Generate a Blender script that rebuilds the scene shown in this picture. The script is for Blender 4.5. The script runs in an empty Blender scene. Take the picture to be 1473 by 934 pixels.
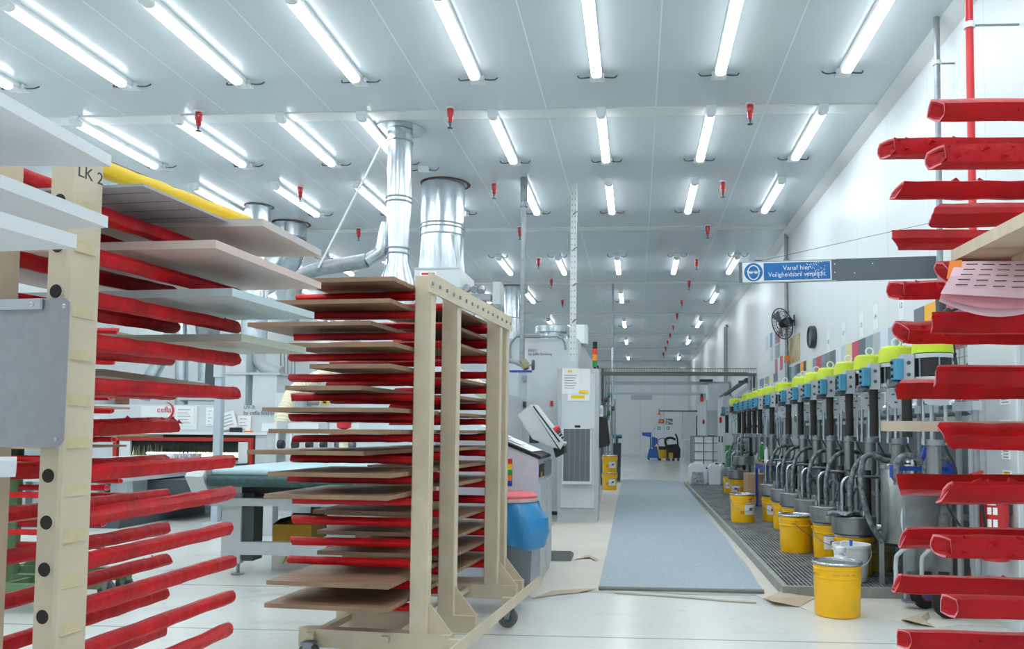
import bpy, bmesh, math, random
from mathutils import Vector, Matrix, Euler
random.seed(7)
S = bpy.context.scene
COL = S.collection
PI = math.pi
# ------------------------------------------------------------------ camera
W0, H0, FPX = 1473.0, 934.0, 1150.0
YAW, PITCH, ROLL, CX, CY = 0.0593850, 0.0507268, 0.0072977, 847.5, 560.93
HC = 1.27                       # eye height
ZC = HC + 3.43                  # ceiling height
_f = Vector((-math.sin(YAW)*math.cos(PITCH), math.cos(YAW)*math.cos(PITCH), math.sin(PITCH)))
_r0 = Vector((math.cos(YAW), math.sin(YAW), 0)); _u0 = _r0.cross(_f)
_r = math.cos(ROLL)*_r0 + math.sin(ROLL)*_u0
_u = -math.sin(ROLL)*_r0 + math.cos(ROLL)*_u0
cam = bpy.data.cameras.new('camera'); camo = bpy.data.objects.new('camera', cam); COL.objects.link(camo)
cam.sensor_width = 36.0; cam.sensor_fit = 'HORIZONTAL'; cam.lens = FPX/W0*36.0
cam.shift_x = (W0/2-CX)/W0; cam.shift_y = (CY-H0/2)/W0
cam.clip_start = 0.05; cam.clip_end = 200
camo.matrix_world = Matrix(((_r.x, _u.x, -_f.x, 0), (_r.y, _u.y, -_f.y, 0), (_r.z, _u.z, -_f.z, HC), (0, 0, 0, 1)))
S.camera = camo
# measured photo points -> world points on a known plane
def ray(x, y): return _f + _r*((x-CX)/FPX) - _u*((y-CY)/FPX)
CAMP = Vector((0, 0, HC))
def gz(x, y, z=0.0): d = ray(x, y); return CAMP + d*((z-HC)/d.z)
def gy(x, y, Y): d = ray(x, y); return CAMP + d*(Y/d.y)
def gx(x, y, X): d = ray(x, y); return CAMP + d*(X/d.x)
# ------------------------------------------------------------------ light, exposure
wd = bpy.data.worlds.new('world'); S.world = wd; wd.use_nodes = True
wd.node_tree.nodes['Background'].inputs[0].default_value = (0.55, 0.6, 0.65, 1)
wd.node_tree.nodes['Background'].inputs[1].default_value = 0.3
LAMP_STRENGTH = 28.0
LAMP_COLOR = (0.935, 0.98, 1.0, 1)
S.view_settings.view_transform = 'Standard'; S.view_settings.look = 'None'
S.view_settings.gamma = 1.0; S.view_settings.use_curve_mapping = False
S.view_settings.exposure = 0.06
S.cycles.use_denoising = True
S.cycles.max_bounces = 12; S.cycles.diffuse_bounces = 9; S.cycles.glossy_bounces = 4
S.cycles.sample_clamp_indirect = 6.0
S.cycles.caustics_reflective = False; S.cycles.caustics_refractive = False
# ------------------------------------------------------------------ materials
def srgb(r, g, b):
    def c(v):
        v /= 255.0
        return v/12.92 if v <= 0.04045 else ((v+0.055)/1.055)**2.4
    return (c(r), c(g), c(b), 1)
MATS = {}
def mat(name, rgb, rough=0.5, metal=0.0, var=0.0, scale=8.0, bump=0.0, bscale=60.0, emit=None, trans=0.0, coat=0.0, alpha=None, spec=0.5, stretch=None, rgb2=None):
    if name in MATS: return MATS[name]
    m = bpy.data.materials.new(name); m.use_nodes = True; nt = m.node_tree; N = nt.nodes; L = nt.links
    b = N['Principled BSDF']; c = srgb(*rgb)
    b.inputs['Base Color'].default_value = c; b.inputs['Roughness'].default_value = rough
    b.inputs['Metallic'].default_value = metal; b.inputs['Specular IOR Level'].default_value = spec
    b.inputs['Coat Weight'].default_value = coat; b.inputs['Coat Roughness'].default_value = 0.15
    if trans: b.inputs['Transmission Weight'].default_value = trans
    if alpha is not None: b.inputs['Alpha'].default_value = alpha
    if emit:
        b.inputs['Emission Color'].default_value = emit[0]; b.inputs['Emission Strength'].default_value = emit[1]
    if var or bump:
        tc = N.new('ShaderNodeTexCoord'); src = tc.outputs['Object']
        if stretch:
            mp = N.new('ShaderNodeMapping'); mp.inputs['Scale'].default_value = stretch
            L.new(src, mp.inputs['Vector']); src = mp.outputs['Vector']
    if var:
        n = N.new('ShaderNodeTexNoise'); n.inputs['Scale'].default_value = scale; n.inputs['Detail'].default_value = 6
        L.new(src, n.inputs['Vector'])
        mx = N.new('ShaderNodeMix'); mx.data_type = 'RGBA'
        c2 = srgb(*rgb2) if rgb2 else tuple(list(v*(1-var) for v in c[:3])+[1])
        c1 = c if rgb2 else tuple(list(min(1, v*(1+var*0.5)) for v in c[:3])+[1])
        mx.inputs['A'].default_value = c1; mx.inputs['B'].default_value = c2
        rp = N.new('ShaderNodeValToRGB'); rp.color_ramp.elements[0].position = 0.35; rp.color_ramp.elements[1].position = 0.7
        L.new(n.outputs['Fac'], rp.inputs['Fac']); L.new(rp.outputs['Color'], mx.inputs['Factor'])
        L.new(mx.outputs['Result'], b.inputs['Base Color'])
    if bump:
        n2 = N.new('ShaderNodeTexNoise'); n2.inputs['Scale'].default_value = bscale; n2.inputs['Detail'].default_value = 4
        L.new(src, n2.inputs['Vector'])
        bp = N.new('ShaderNodeBump'); bp.inputs['Strength'].default_value = bump; bp.inputs['Distance'].default_value = 0.01
        L.new(n2.outputs['Fac'], bp.inputs['Height']); L.new(bp.outputs['Normal'], b.inputs['Normal'])
    MATS[name] = m; return m
cream = mat('cream_paint', (206, 192, 168), 0.45, var=0.10, scale=5, bump=0.05, bscale=30)
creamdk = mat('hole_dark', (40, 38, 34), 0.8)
tape = mat('masking_tape', (205, 189, 154), 0.7, var=0.1, scale=30)
red = mat('red_foam', (188, 8, 22), 0.46, var=0.32, scale=9, bump=0.4, bscale=35, coat=0.0, spec=0.32)
redlip = mat('foam_lip_pink', (226, 130, 140), 0.7, var=0.1, scale=60)
yellowfoam = mat('yellow_foam', (240, 200, 30), 0.45, bump=0.1)
blackfoam = mat('black_foam', (35, 36, 38), 0.5)
brown = mat('brown_board', (142, 112, 88), 0.5, var=0.25, scale=3, stretch=(1, 12, 1), bump=0.05, bscale=20)
brownedge = mat('brown_board_pale', (166, 136, 104), 0.55, var=0.2, scale=3, stretch=(1, 12, 1))
white = mat('white_paint', (226, 231, 233), 0.35)
mwhite = mat('machine_white', (202, 209, 213), 0.35, var=0.04, scale=3)
mgrey = mat('machine_grey', (176, 184, 190), 0.4, var=0.06, scale=4)
lgrey = mat('light_grey_paint', (186, 193, 196), 0.4, var=0.05, scale=4)
dgrey = mat('dark_grey', (70, 76, 82), 0.5, var=0.15, scale=10)
black = mat('black_plastic', (24, 25, 27), 0.45)
rubber = mat('grey_rubber', (92, 92, 94), 0.7, var=0.1)
blackrub = mat('black_rubber', (22, 22, 23), 0.6, var=0.2, scale=20)
galv = mat('galvanised', (196, 206, 212), 0.26, metal=0.92, var=0.14, scale=6, bump=0.03, bscale=8)
galvp = mat('galvanised_dull', (146, 153, 158), 0.45, metal=0.6, var=0.15, scale=14)
steel = mat('stainless', (150, 153, 154), 0.34, metal=0.9, var=0.2, scale=9, bump=0.05)
alu = mat('aluminium', (170, 172, 178), 0.42, metal=0.75, var=0.06, scale=40)
chrome = mat('chrome', (205, 205, 208), 0.2, metal=1.0)
hosegrey = mat('hose_grey', (62, 68, 75), 0.45, var=0.35, scale=26, rgb2=(140, 148, 154))
pail = mat('pail_yellow', (244, 186, 8), 0.32, var=0.08, scale=6)
lime = mat('lime_cap', (188, 206, 34), 0.45)
blueb = mat('blue_box', (66, 138, 172), 0.45)
bluest = mat('blue_steel', (28, 66, 158), 0.4)
paper = mat('paper_white', (238, 240, 240), 0.7)
redp = mat('red_pipe', (206, 40, 48), 0.3)
ext = mat('extinguisher_red', (190, 18, 26), 0.25, coat=0.5)
greenp = mat('green_paint', (86, 118, 80), 0.5, var=0.2, scale=8)
green = mat('green_drum', (22, 128, 58), 0.4, var=0.15)
teal = mat('teal_belt', (166, 198, 206), 0.35, var=0.12, scale=2, stretch=(6, 1, 1))
tealdk = mat('teal_belt_edge', (46, 80, 80), 0.6, var=0.4, scale=30)
cardboard = mat('cardboard', (190, 160, 124), 0.8, var=0.15, scale=6)
yel = mat('yellow_mark', (250, 205, 20), 0.5)
orange = mat('orange_mark', (240, 130, 25), 0.5)
ivory = mat('ivory_hose', (226, 216, 190), 0.55)
milky = mat('milky_plastic', (226, 234, 238), 0.35, var=0.05)
signblue = mat('sign_blue', (20, 104, 172), 0.35)
signgrey = mat('sign_grey', (92, 102, 112), 0.45)
boxyel = mat('carton_yellow', (196, 150, 40), 0.6)
bagblue = mat('blue_bag', (44, 138, 196), 0.3, bump=0.9, bscale=9, coat=0.3)
bucketw = mat('white_bucket', (232, 236, 238), 0.4, var=0.05)
ink = mat('ink_dark', (60, 66, 74), 0.6)
inkred = mat('ink_red', (200, 40, 46), 0.5)
pinkpaper = mat('pink_paper', (236, 196, 206), 0.7)
silverlid = mat('tin_rim', (200, 206, 208), 0.25, metal=0.9)
tan = mat('tan_hardware', (150, 138, 110), 0.5)
# ------------------------------------------------------------------ mesh helpers
class MB:
    def __init__(s): s.bm = bmesh.new()
    def _add(s, vs, fs, M=None):
        bv = [s.bm.verts.new((M @ Vector(v)) if M else v) for v in vs]
        for f in fs:
            try: s.bm.faces.new([bv[i] for i in f])
            except ValueError: pass
        return s
    def box(s, x0, x1, y0, y1, z0, z1, M=None, bev=0.0):
        if bev > 0:
            b = min(bev, abs(x1-x0)*.45, abs(y1-y0)*.45)
            pts = [(x0+b, y0), (x1-b, y0), (x1, y0+b), (x1, y1-b), (x1-b, y1), (x0+b, y1), (x0, y1-b), (x0, y0+b)]
            return s.prism(pts, z0, z1, M)
        v = [(x0, y0, z0), (x1, y0, z0), (x1, y1, z0), (x0, y1, z0), (x0, y0, z1), (x1, y0, z1), (x1, y1, z1), (x0, y1, z1)]
        return s._add(v, [(0, 3, 2, 1), (4, 5, 6, 7), (0, 1, 5, 4), (1, 2, 6, 5), (2, 3, 7, 6), (3, 0, 4, 7)], M)
    def prism(s, pts, z0, z1, M=None):          # polygon in XY extruded along Z
        n = len(pts); v = [(p[0], p[1], z0) for p in pts]+[(p[0], p[1], z1) for p in pts]
        f = [tuple(range(n))[::-1], tuple(range(n, 2*n))]+[(i, (i+1) % n, n+(i+1) % n, n+i) for i in range(n)]
        return s._add(v, f, M)
    def prismy(s, pts, y0, y1, M=None):         # polygon in XZ extruded along Y
        n = len(pts); v = [(p[0], y0, p[1]) for p in pts]+[(p[0], y1, p[1]) for p in pts]
        f = [tuple(range(n)), tuple(range(n, 2*n))[::-1]]+[((i+1) % n, i, n+i, n+(i+1) % n) for i in range(n)]
        return s._add(v, f, M)
    def prismx(s, pts, x0, x1, M=None):         # polygon in YZ extruded along X
        n = len(pts); v = [(x0, p[0], p[1]) for p in pts]+[(x1, p[0], p[1]) for p in pts]
        f = [tuple(range(n))[::-1], tuple(range(n, 2*n))]+[(i, (i+1) % n, n+(i+1) % n, n+i) for i in range(n)]
        return s._add(v, f, M)
    def lathe(s, prof, n=24, M=None, cap=True):  # profile [(r,z)] about Z
        v = []; f = []
        for (r, z) in prof:
            for i in range(n):
                a = 2*PI*i/n; v.append((r*math.cos(a), r*math.sin(a), z))
        for k in range(len(prof)-1):
            for i in range(n):
                j = (i+1) % n; f.append((k*n+i, k*n+j, (k+1)*n+j, (k+1)*n+i))
        if cap:
            f.append(tuple(range(n))[::-1]); m = (len(prof)-1)*n; f.append(tuple(range(m, m+n)))
        return s._add(v, f, M)
    def cyl(s, p0, p1, r, n=16, r1=None):
        p0 = Vector(p0); p1 = Vector(p1); d = p1-p0
        M = Matrix.Translation(p0) @ d.to_track_quat('Z', 'Y').to_matrix().to_4x4()
        return s.lathe([(r, 0), (r if r1 is None else r1, d.length)], n, M)
    def tube(s, pts, r, n=10, closed=False, cap=True):
        pts = [Vector(p) for p in pts]; m = len(pts); v = []; f = []
        up = Vector((0.13, 0.21, 1)).normalized(); prev = None
        for i, p in enumerate(pts):
            if closed: t = pts[(i+1) % m]-pts[i-1]
            else: t = (pts[min(i+1, m-1)]-pts[max(i-1, 0)])
            t = t.normalized()
            if prev is None:
                a = up if abs(t.dot(up)) < .95 else Vector((1, 0, 0)); nx = t.cross(a).normalized()
            else:
                nx = (prev-t*prev.dot(t)).normalized()
            prev = nx; ny = t.cross(nx)
            rr = r[i] if isinstance(r, (list, tuple)) else r
            for k in range(n):
                a = 2*PI*k/n; v.append(tuple(p+nx*(rr*math.cos(a))+ny*(rr*math.sin(a))))
        for i in range(m if closed else m-1):
            i2 = (i+1) % m
            for k in range(n):
                k2 = (k+1) % n; f.append((i*n+k, i*n+k2, i2*n+k2, i2*n+k))
        if cap and not closed: f.append(tuple(range(n))[::-1]); f.append(tuple(range((m-1)*n, m*n)))
        return s._add(v, f)
    def quad(s, a, b, c, d): return s._add([tuple(a), tuple(b), tuple(c), tuple(d)], [(0, 1, 2, 3)])
    def build(s, name, m, parent=None, smooth=False, loc=None, rot=None):
        bmesh.ops.recalc_face_normals(s.bm, faces=s.bm.faces[:])
        me = bpy.data.meshes.new(name); s.bm.to_mesh(me); s.bm.free(); me.materials.append(m)
        if smooth:
            for p in me.polygons: p.use_smooth = True
            try: me.set_sharp_from_angle(angle=math.radians(38))
            except Exception: pass
        o = bpy.data.objects.new(name, me); COL.objects.link(o)
        if parent: o.parent = parent
        if loc is not None: o.location = loc
        if rot is not None: o.rotation_euler = rot
        return o
def tag(o, label=None, cat=None, group=None, kind=None):
    if label: o['label'] = label
    if cat: o['category'] = cat
    if group: o['group'] = group
    if kind: o['kind'] = kind
    return o
def thing(name, label, cat, loc=(0, 0, 0), rz=0.0, group=None):
    o = bpy.data.objects.new(name, None); COL.objects.link(o); o.location = loc; o.rotation_euler = (0, 0, rz)
    o.empty_display_size = 0.1
    return tag(o, label, cat, group)
def struct(o): o['kind'] = 'structure'; return o
def dup(root, loc=None, rz=None, label=None, group=None):
    r = root.copy(); COL.objects.link(r)
    if loc is not None: r.location = loc
    if rz is not None: r.rotation_euler = (0, 0, rz)
    if label: r['label'] = label
    if group: r['group'] = group
    for ch in list(root.children):
        c = ch.copy(); COL.objects.link(c); c.parent = r
        for g in ch.children:
            d = g.copy(); COL.objects.link(d); d.parent = c
    return r
def part(src, parent, loc=(0, 0, 0), rot=(0, 0, 0), scale=None):
    c = src.copy(); COL.objects.link(c); c.parent = parent; c.location = loc; c.rotation_euler = rot
    if scale: c.scale = scale
    for g in src.children:
        d = g.copy(); COL.objects.link(d); d.parent = c
    return c
def text(body, size, m, parent, loc, rot, name='lettering', align='LEFT', ext=0.0005, shear=0):
    cu = bpy.data.curves.new(name, 'FONT'); cu.body = body; cu.size = size; cu.extrude = ext; cu.align_x = align
    cu.resolution_u = 3
    cu.materials.append(m); o = bpy.data.objects.new(name, cu); COL.objects.link(o); o.parent = parent
    me = bpy.data.meshes.new_from_object(o); bpy.data.objects.remove(o); me.name = name
    o = bpy.data.objects.new(name, me); COL.objects.link(o); o.parent = parent
    o.location = loc; o.rotation_euler = rot; return o
def arc(c, r, a0, a1, n, ax=(1, 0, 0), ay=(0, 0, 1)):
    c = Vector(c); ax = Vector(ax); ay = Vector(ay)
    return [c+ax*(r*math.cos(a0+(a1-a0)*i/n))+ay*(r*math.sin(a0+(a1-a0)*i/n)) for i in range(n+1)]
def smooth_path(pts, n=8):
    P = [Vector(p) for p in pts]; out = []
    for i in range(len(P)-1):
        p0 = P[max(i-1, 0)]; p1 = P[i]; p2 = P[i+1]; p3 = P[min(i+2, len(P)-1)]
        for k in range(n):
            t = k/n
            out.append(0.5*((2*p1)+(p2-p0)*t+(2*p0-5*p1+4*p2-p3)*t*t+(3*p1-p0-3*p2+p3)*t**3))
    out.append(P[-1]); return out
ORD = ['first', 'second', 'third', 'fourth', 'fifth', 'sixth', 'seventh', 'eighth', 'ninth', 'tenth', 'eleventh', 'twelfth', 'thirteenth', 'fourteenth', 'fifteenth', 'sixteenth', 'seventeenth', 'eighteenth']
#@@STRUCT
# ================================================================== the room
XL, XR, YB, YF = -10.0, 2.6, -4.0, 39.7
def line_mat(name, rgb, line_rgb, rough, axis, period, offset, width, coat=0.0, var=0.03):
    m = mat(name, rgb, rough, var=var, scale=0.6, coat=coat); nt = m.node_tree; N = nt.nodes; L = nt.links; b = N['Principled BSDF']
    old = b.inputs['Base Color'].links[0].from_socket
    tc = N.new('ShaderNodeTexCoord'); sp = N.new('ShaderNodeSeparateXYZ'); L.new(tc.outputs['Object'], sp.inputs[0])
    a = N.new('ShaderNodeMath'); a.operation = 'SUBTRACT'; a.inputs[1].default_value = offset; L.new(sp.outputs[axis], a.inputs[0])
    w = N.new('ShaderNodeMath'); w.operation = 'PINGPONG'; w.inputs[1].default_value = period/2; L.new(a.outputs[0], w.inputs[0])
    c = N.new('ShaderNodeMath'); c.operation = 'LESS_THAN'; c.inputs[1].default_value = width/2; L.new(w.outputs[0], c.inputs[0])
    mx = N.new('ShaderNodeMix'); mx.data_type = 'RGBA'; mx.inputs['B'].default_value = srgb(*line_rgb)
    L.new(c.outputs[0], mx.inputs['Factor']); L.new(old, mx.inputs['A']); L.new(mx.outputs['Result'], b.inputs['Base Color'])
    return m
LX0, LDX = -6.22, 1.16548
ceil_m = line_mat('ceiling_panels', (198, 208, 213), (226, 232, 234), 0.22, 'X', LDX, LX0+LDX*0.5, 0.012, coat=0.0)
wall_m = line_mat('wall_panels', (214, 221, 224), (190, 200, 205), 0.42, 'Y', 1.17, 0.2, 0.01)
wallb_m = line_mat('wall_panels_back', (222, 229, 232), (190, 200, 205), 0.35, 'X', 1.17, 0.2, 0.02)
trim_m = mat('trim_white', (216, 220, 220), 0.3)
# floor: pale epoxy with scuffs and two joints
fm = mat('floor_epoxy', (214, 217, 214), 0.16, var=0.07, scale=0.9, coat=0.0)
nt = fm.node_tree; N = nt.nodes; L = nt.links; b = N['Principled BSDF']; old = b.inputs['Base Color'].links[0].from_socket
tc = N.new('ShaderNodeTexCoord'); sp = N.new('ShaderNodeSeparateXYZ'); L.new(tc.outputs['Object'], sp.inputs[0])
prev = old
def mixin(fac_socket, rgb, prev):
    mx = N.new('ShaderNodeMix'); mx.data_type = 'RGBA'; mx.inputs['B'].default_value = srgb(*rgb)
    L.new(fac_socket, mx.inputs['Factor']); L.new(prev, mx.inputs['A']); return mx.outputs['Result']
for yj, w, rgb in ((6.33, 0.016, (120, 124, 124)), (4.98, 0.02, (158, 164, 164)), (11.6, 0.02, (150, 155, 155))):
    d = N.new('ShaderNodeMath'); d.operation = 'SUBTRACT'; d.inputs[1].default_value = yj; L.new(sp.outputs['Y'], d.inputs[0])
    ab = N.new('ShaderNodeMath'); ab.operation = 'ABSOLUTE'; L.new(d.outputs[0], ab.inputs[0])
    lt = N.new('ShaderNodeMath'); lt.operation = 'LESS_THAN'; lt.inputs[1].default_value = w/2; L.new(ab.outputs[0], lt.inputs[0])
    prev = mixin(lt.outputs[0], rgb, prev)
for sc, st, lo, hi, rgb, k in ((1.3, (1, 1.7, 1), 0.6, 0.75, (160, 166, 166), .6), (26, (0.5, 2.4, 1), 0.655, 0.72, (104, 108, 110), .55), (5, (1, 1.5, 1), 0.58, 0.75, (216, 214, 206), .6)):
    mp = N.new('ShaderNodeMapping'); mp.inputs['Scale'].default_value = st; L.new(tc.outputs['Object'], mp.inputs['Vector'])
    n = N.new('ShaderNodeTexNoise'); n.inputs['Scale'].default_value = sc; n.inputs['Detail'].default_value = 8; L.new(mp.outputs[0], n.inputs['Vector'])
    mr = N.new('ShaderNodeMapRange'); mr.inputs['From Min'].default_value = lo; mr.inputs['From Max'].default_value = hi; mr.inputs['To Max'].default_value = k
    L.new(n.outputs['Fac'], mr.inputs['Value']); prev = mixin(mr.outputs[0], rgb, prev)
L.new(prev, b.inputs['Base Color'])
nr = N.new('ShaderNodeTexNoise'); nr.inputs['Scale'].default_value = 3; mr = N.new('ShaderNodeMapRange')
mr.inputs['To Min'].default_value = 0.1; mr.inputs['To Max'].default_value = 0.34; L.new(nr.outputs['Fac'], mr.inputs['Value']); L.new(mr.outputs[0], b.inputs['Roughness'])
struct(MB().box(XL-.1, XR+.1, YB-.1, YF+.1, -.1, 0).build('floor', fm))
struct(MB().box(XL-.1, XR+.1, YB-.1, YF+.1, ZC, ZC+.1).build('ceiling', ceil_m))
struct(MB().box(XR, XR+.1, YB-.1, YF+.1, 0, ZC).build('wall_right', wall_m))
struct(MB().box(XL-.1, XL, YB-.1, YF+.1, 0, ZC).build('wall_left', wall_m))
struct(MB().box(XL, XR, YF, YF+.1, 0, ZC).build('wall_back', wallb_m))
struct(MB().box(XL, XR, YB-.1, YB, 0, ZC).build('wall_front', wallb_m))
YJ = [8.349+4.9775*k for k in range(-1, 7)]
for i, y in enumerate(YJ):
    struct(MB().box(XL, XR, y-.02, y+.2, ZC-.012, ZC, None).build('trim_%d' % (i+1), trim_m))
struct(MB().prismy([(XR-.11, ZC-.002), (XR-.10, ZC-.012), (XR-.012, ZC-.10), (XR-.002, ZC-.11), (XR, ZC)], YB, YF).build('trim_9', trim_m))
struct(MB().box(XR-.012, XR, YB, YF, 0, .12).build('baseboard_right', trim_m))
struct(MB().box(XL, XR, YF-.012, YF, 0, .12).build('baseboard_back', trim_m))
# ---- ceiling tube lamps
lampglow = mat('lamp_diffuser', (250, 252, 255), 0.4, emit=(LAMP_COLOR, LAMP_STRENGTH))
sideglow = mat('lamp_side_lens', (250, 252, 255), 0.4, emit=(LAMP_COLOR, LAMP_STRENGTH*.18))
lamphouse = mat('lamp_housing', (228, 233, 235), 0.4)
def make_lamp():
    t = thing('ceiling_lamp', 'x', 'lamp')
    MB().prismy([(-.05, 0), (.05, 0), (.052, -.03), (.045, -.045), (-.045, -.045), (-.052, -.03)], .0, 1.57).build('housing', lamphouse, t)
    MB().prismy([(-.044, -.082), (.044, -.082), (.040, -.089), (.022, -.097), (-.022, -.097), (-.040, -.089)], .09, 1.49).build('diffuser', lampglow, t)
    for s in (-1, 1): MB().prismy([(s*.03, -.046), (s*.045, -.046), (s*.05, -.062), (s*.045, -.0815), (s*.03, -.0815)], .09, 1.49).build('side_lens', sideglow, t)
    for y0, y1 in ((0, .088), (1.492, 1.57)):
        MB().prismy([(-.045, -.046), (.045, -.046), (.051, -.062), (.043, -.087), (.022, -.099), (-.022, -.099), (-.043, -.087), (-.051, -.062)], y0, y1).build('end_cap', lamphouse, t)
    MB().box(-.07, .07, 1.59, 1.70, -.05, -.002, bev=.01).build('connector_box', lamphouse, t)
    for s in (-1, 1):
        MB().tube(smooth_path([(s*.07, 1.63, -.03), (s*.12, 1.60, -.05), (s*.17, 1.62, -.04), (s*.19, 1.66, -.004)], 5), .007, 6).build('cable', dgrey, t, True)
    return t
lamp0 = make_lamp(); lamp_used = [False]
rows = [('out', -1.25, range(-3, 8)), ('out', 1.13, range(-3, 8)), ('out', 3.515, range(-3, 8)),  # unseen rows, added out of view to light the room
        ('nearest', 5.90, range(-3, 8)), ('second', 8.31, range(-3, 8)), ('third', 10.692, range(-3, 8)),
        ('fourth', 15.48, range(-3, 8)), ('fifth', 19.30, (-3, -2, -1, 0, 1, 2, 3, 5, 7)), ('sixth', 24.3, (-3, -2, -1, 0, 1, 3, 5, 7)), ('seventh', 29.3, (-3, -1, 1, 3, 5, 7)), ('farthest', 36.0, (-3, -1, 1, 3, 5, 7))]  # hidden left columns of the far rows are added as fill light
for rn, y, cols in rows:
    cs = list(cols)
    for ci, c in enumerate(cs):
        x = LX0+LDX*c
        if rn == 'second' and c == 3: x -= .27
        k = len(cs)-1-ci
        where = 'in the %s ceiling row' % rn if rn != 'out' else {-1.25: 'unseen behind the viewer', 1.13: 'unseen above the viewer', 3.515: 'in the row just above the view'}[y]
        lab = '%s white tube lamp from the right wall %s' % (ORD[k], where)
        flip = rn in ('fourth',)
        loc = (x, y+(1.57 if flip else 0), ZC-.0005)
        if not lamp_used[0]:
            o = lamp0; o.location = loc; o['label'] = lab; o['group'] = 'ceiling tube lamps'; lamp_used[0] = True
            if flip: o.rotation_euler.z = PI
        else: dup(lamp0, loc, PI if flip else 0, lab, 'ceiling tube lamps')
# loose connector where one lamp of the second row has been moved
t = thing('connector_box', 'empty lamp connector box with cable loops on the ceiling beside the slim tall duct', 'connector', tuple(gz(610, 241, ZC-.01)))
MB().box(-.07, .07, -.05, .05, -.05, .009, bev=.01).build('box', lamphouse, t)
for s in (-1, 1):
    MB().tube(smooth_path([(s*.07, 0, -.03), (s*.12, -.03, -.05), (s*.17, -.01, -.04), (s*.19, .03, .005)], 5), .007, 6).build('cable', dgrey, t, True)
# ---- red sprinkler heads
def make_spr():
    t = thing('fire_sprinkler', 'x', 'sprinkler')
    MB().lathe([(.05, 0), (.05, -.008), (.02, -.016)], 14).build('ceiling_rose', white, t, True)
    MB().lathe([(.022, -.014), (.036, -.02), (.036, -.10), (.028, -.11), (.028, -.15), (.02, -.16)], 14).build('cap', ext, t, True)
    MB().lathe([(.012, -.158), (.012, -.19), (.006, -.2), (.006, -.215), (.03, -.217), (.03, -.222)], 10).build('deflector', dgrey, t, True)
    return t
spr0 = make_spr()
spr = [('nearest row', [(286, 160), (648, 155), (1079, 149)]), ('second row', [(432, 268), (711, 263), (1040, 261)]),
       ('third row', [(516, 328), (748, 326), (1018, 324)])]
first = True
for nm, pts in spr:
    for i, (x, y) in enumerate(pts):
        p = gz(x, y, ZC-.0005); lab = 'red sprinkler head, %s from the left in the %s of sprinklers' % (ORD[i], nm)
        if first: spr0.location = p; spr0['label'] = lab; spr0['group'] = 'ceiling sprinkler heads'; first = False
        else: dup(spr0, tuple(p), 0, lab, 'ceiling sprinkler heads')
prevp = gz(1018, 324, ZC)
for i, (x, y) in enumerate([(1002, 372), (991, 403), (980.5, 431), (974, 450), (968.5, 467), (964, 479), (960.5, 489), (957.5, 498), (954.5, 507)]):
    dup(spr0, tuple(gz(x, y, ZC-.0005)), 0, '%s red sprinkler in the receding line between the two right lamp rows' % ORD[i], 'ceiling sprinkler heads')
for i, (x, y) in enumerate([(775, 371), (793, 401), (809, 430)]):
    dup(spr0, tuple(gz(x, y, ZC-.0005)), 0, '%s small red sprinkler receding beside the hanging perforated channel' % ORD[i], 'ceiling sprinkler heads')
# ---- paper floor sheets, mat, platform
kraft = mat('kraft_paper', (208, 202, 192), 0.75, var=0.14, scale=1.6, bump=0.1, bscale=6, rgb2=(198, 194, 186))
matm = mat('mat_grey', (146, 160, 172), 0.62, var=1, scale=38, rgb2=(150, 163, 175))
nt = matm.node_tree
mx = [n for n in nt.nodes if n.type == 'MIX'][0]
rp = [n for n in nt.nodes if n.type == 'VALTORGB'][0]; rp.color_ramp.elements[0].position = .64; rp.color_ramp.elements[1].position = .72
mx.inputs['A'].default_value = srgb(156, 170, 180); mx.inputs['B'].default_value = srgb(222, 227, 230)
def sheet(pts, z0, z1, name, m, label, cat):
    o = MB().prism([(p.x, p.y) for p in (gz(x, y, 0) for x, y in pts)], z0, z1).build(name, m); return tag(o, label, cat)
sheet([(738, 846), (768, 862), (796, 852), (830, 850), (862, 852), (868, 850), (902, 694), (868, 696), (860, 742), (800, 752), (740, 800)], .0008, .003, 'paper_floor_sheet', kraft, 'beige protective paper taped on the floor between the console and the grey mat', 'floor paper')
sheet([(1050, 770), (1098, 853), (1088, 857), (1110, 868), (1150, 874), (1180, 886), (1240, 889), (1285, 893), (1345, 905), (1380, 900), (1473, 905), (1473, 862), (1300, 858), (1128, 856)], .0008, .003, 'paper_floor_sheet', kraft, 'beige torn protective paper on the floor in front of the grated platform', 'floor paper')
mb = MB(); mp = []
L_ = [(861, 846), (868, 815), (874, 790), (879, 765), (884, 740), (889, 715), (895, 691)]
R_ = [(980, 692), (1003, 722), (1024, 750), (1049, 784), (1072, 815), (1097, 850)]
mpts = [(gz(x, y, 0).x, gz(x, y, 0).y) for x, y in L_+R_]
t = thing('floor_mat', 'long grey speckled mat running down the aisle beside the grated platform', 'mat')
MB().prism(mpts, .003, .012).build('mat_sheet', matm, t)
a, bq = gz(861, 850, 0), gz(1099, 855, 0)
MB().tube([(a.x, a.y, .02), ((a.x+bq.x)/2, (a.y+bq.y)/2-.01, .022), (bq.x, bq.y, .02)], .016, 10).build('rolled_edge', mat('mat_edge', (120, 122, 120), .6), t, True)
def rolled(name, pts, r, label, m=kraft):
    tag(MB().tube(smooth_path([gz(x, y, .012) for x, y in pts], 5), r, 8).build(name, m, None, True), label, 'paper scrap')
rolled('paper_roll', [(884, 852), (930, 855), (990, 859), (1050, 864), (1088, 866)], .012, 'rolled strip of brown paper lying along the front edge of the grey mat')
scrapm = mat('kraft_scrap', (186, 170, 148), .8, var=.15, scale=6)
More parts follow.
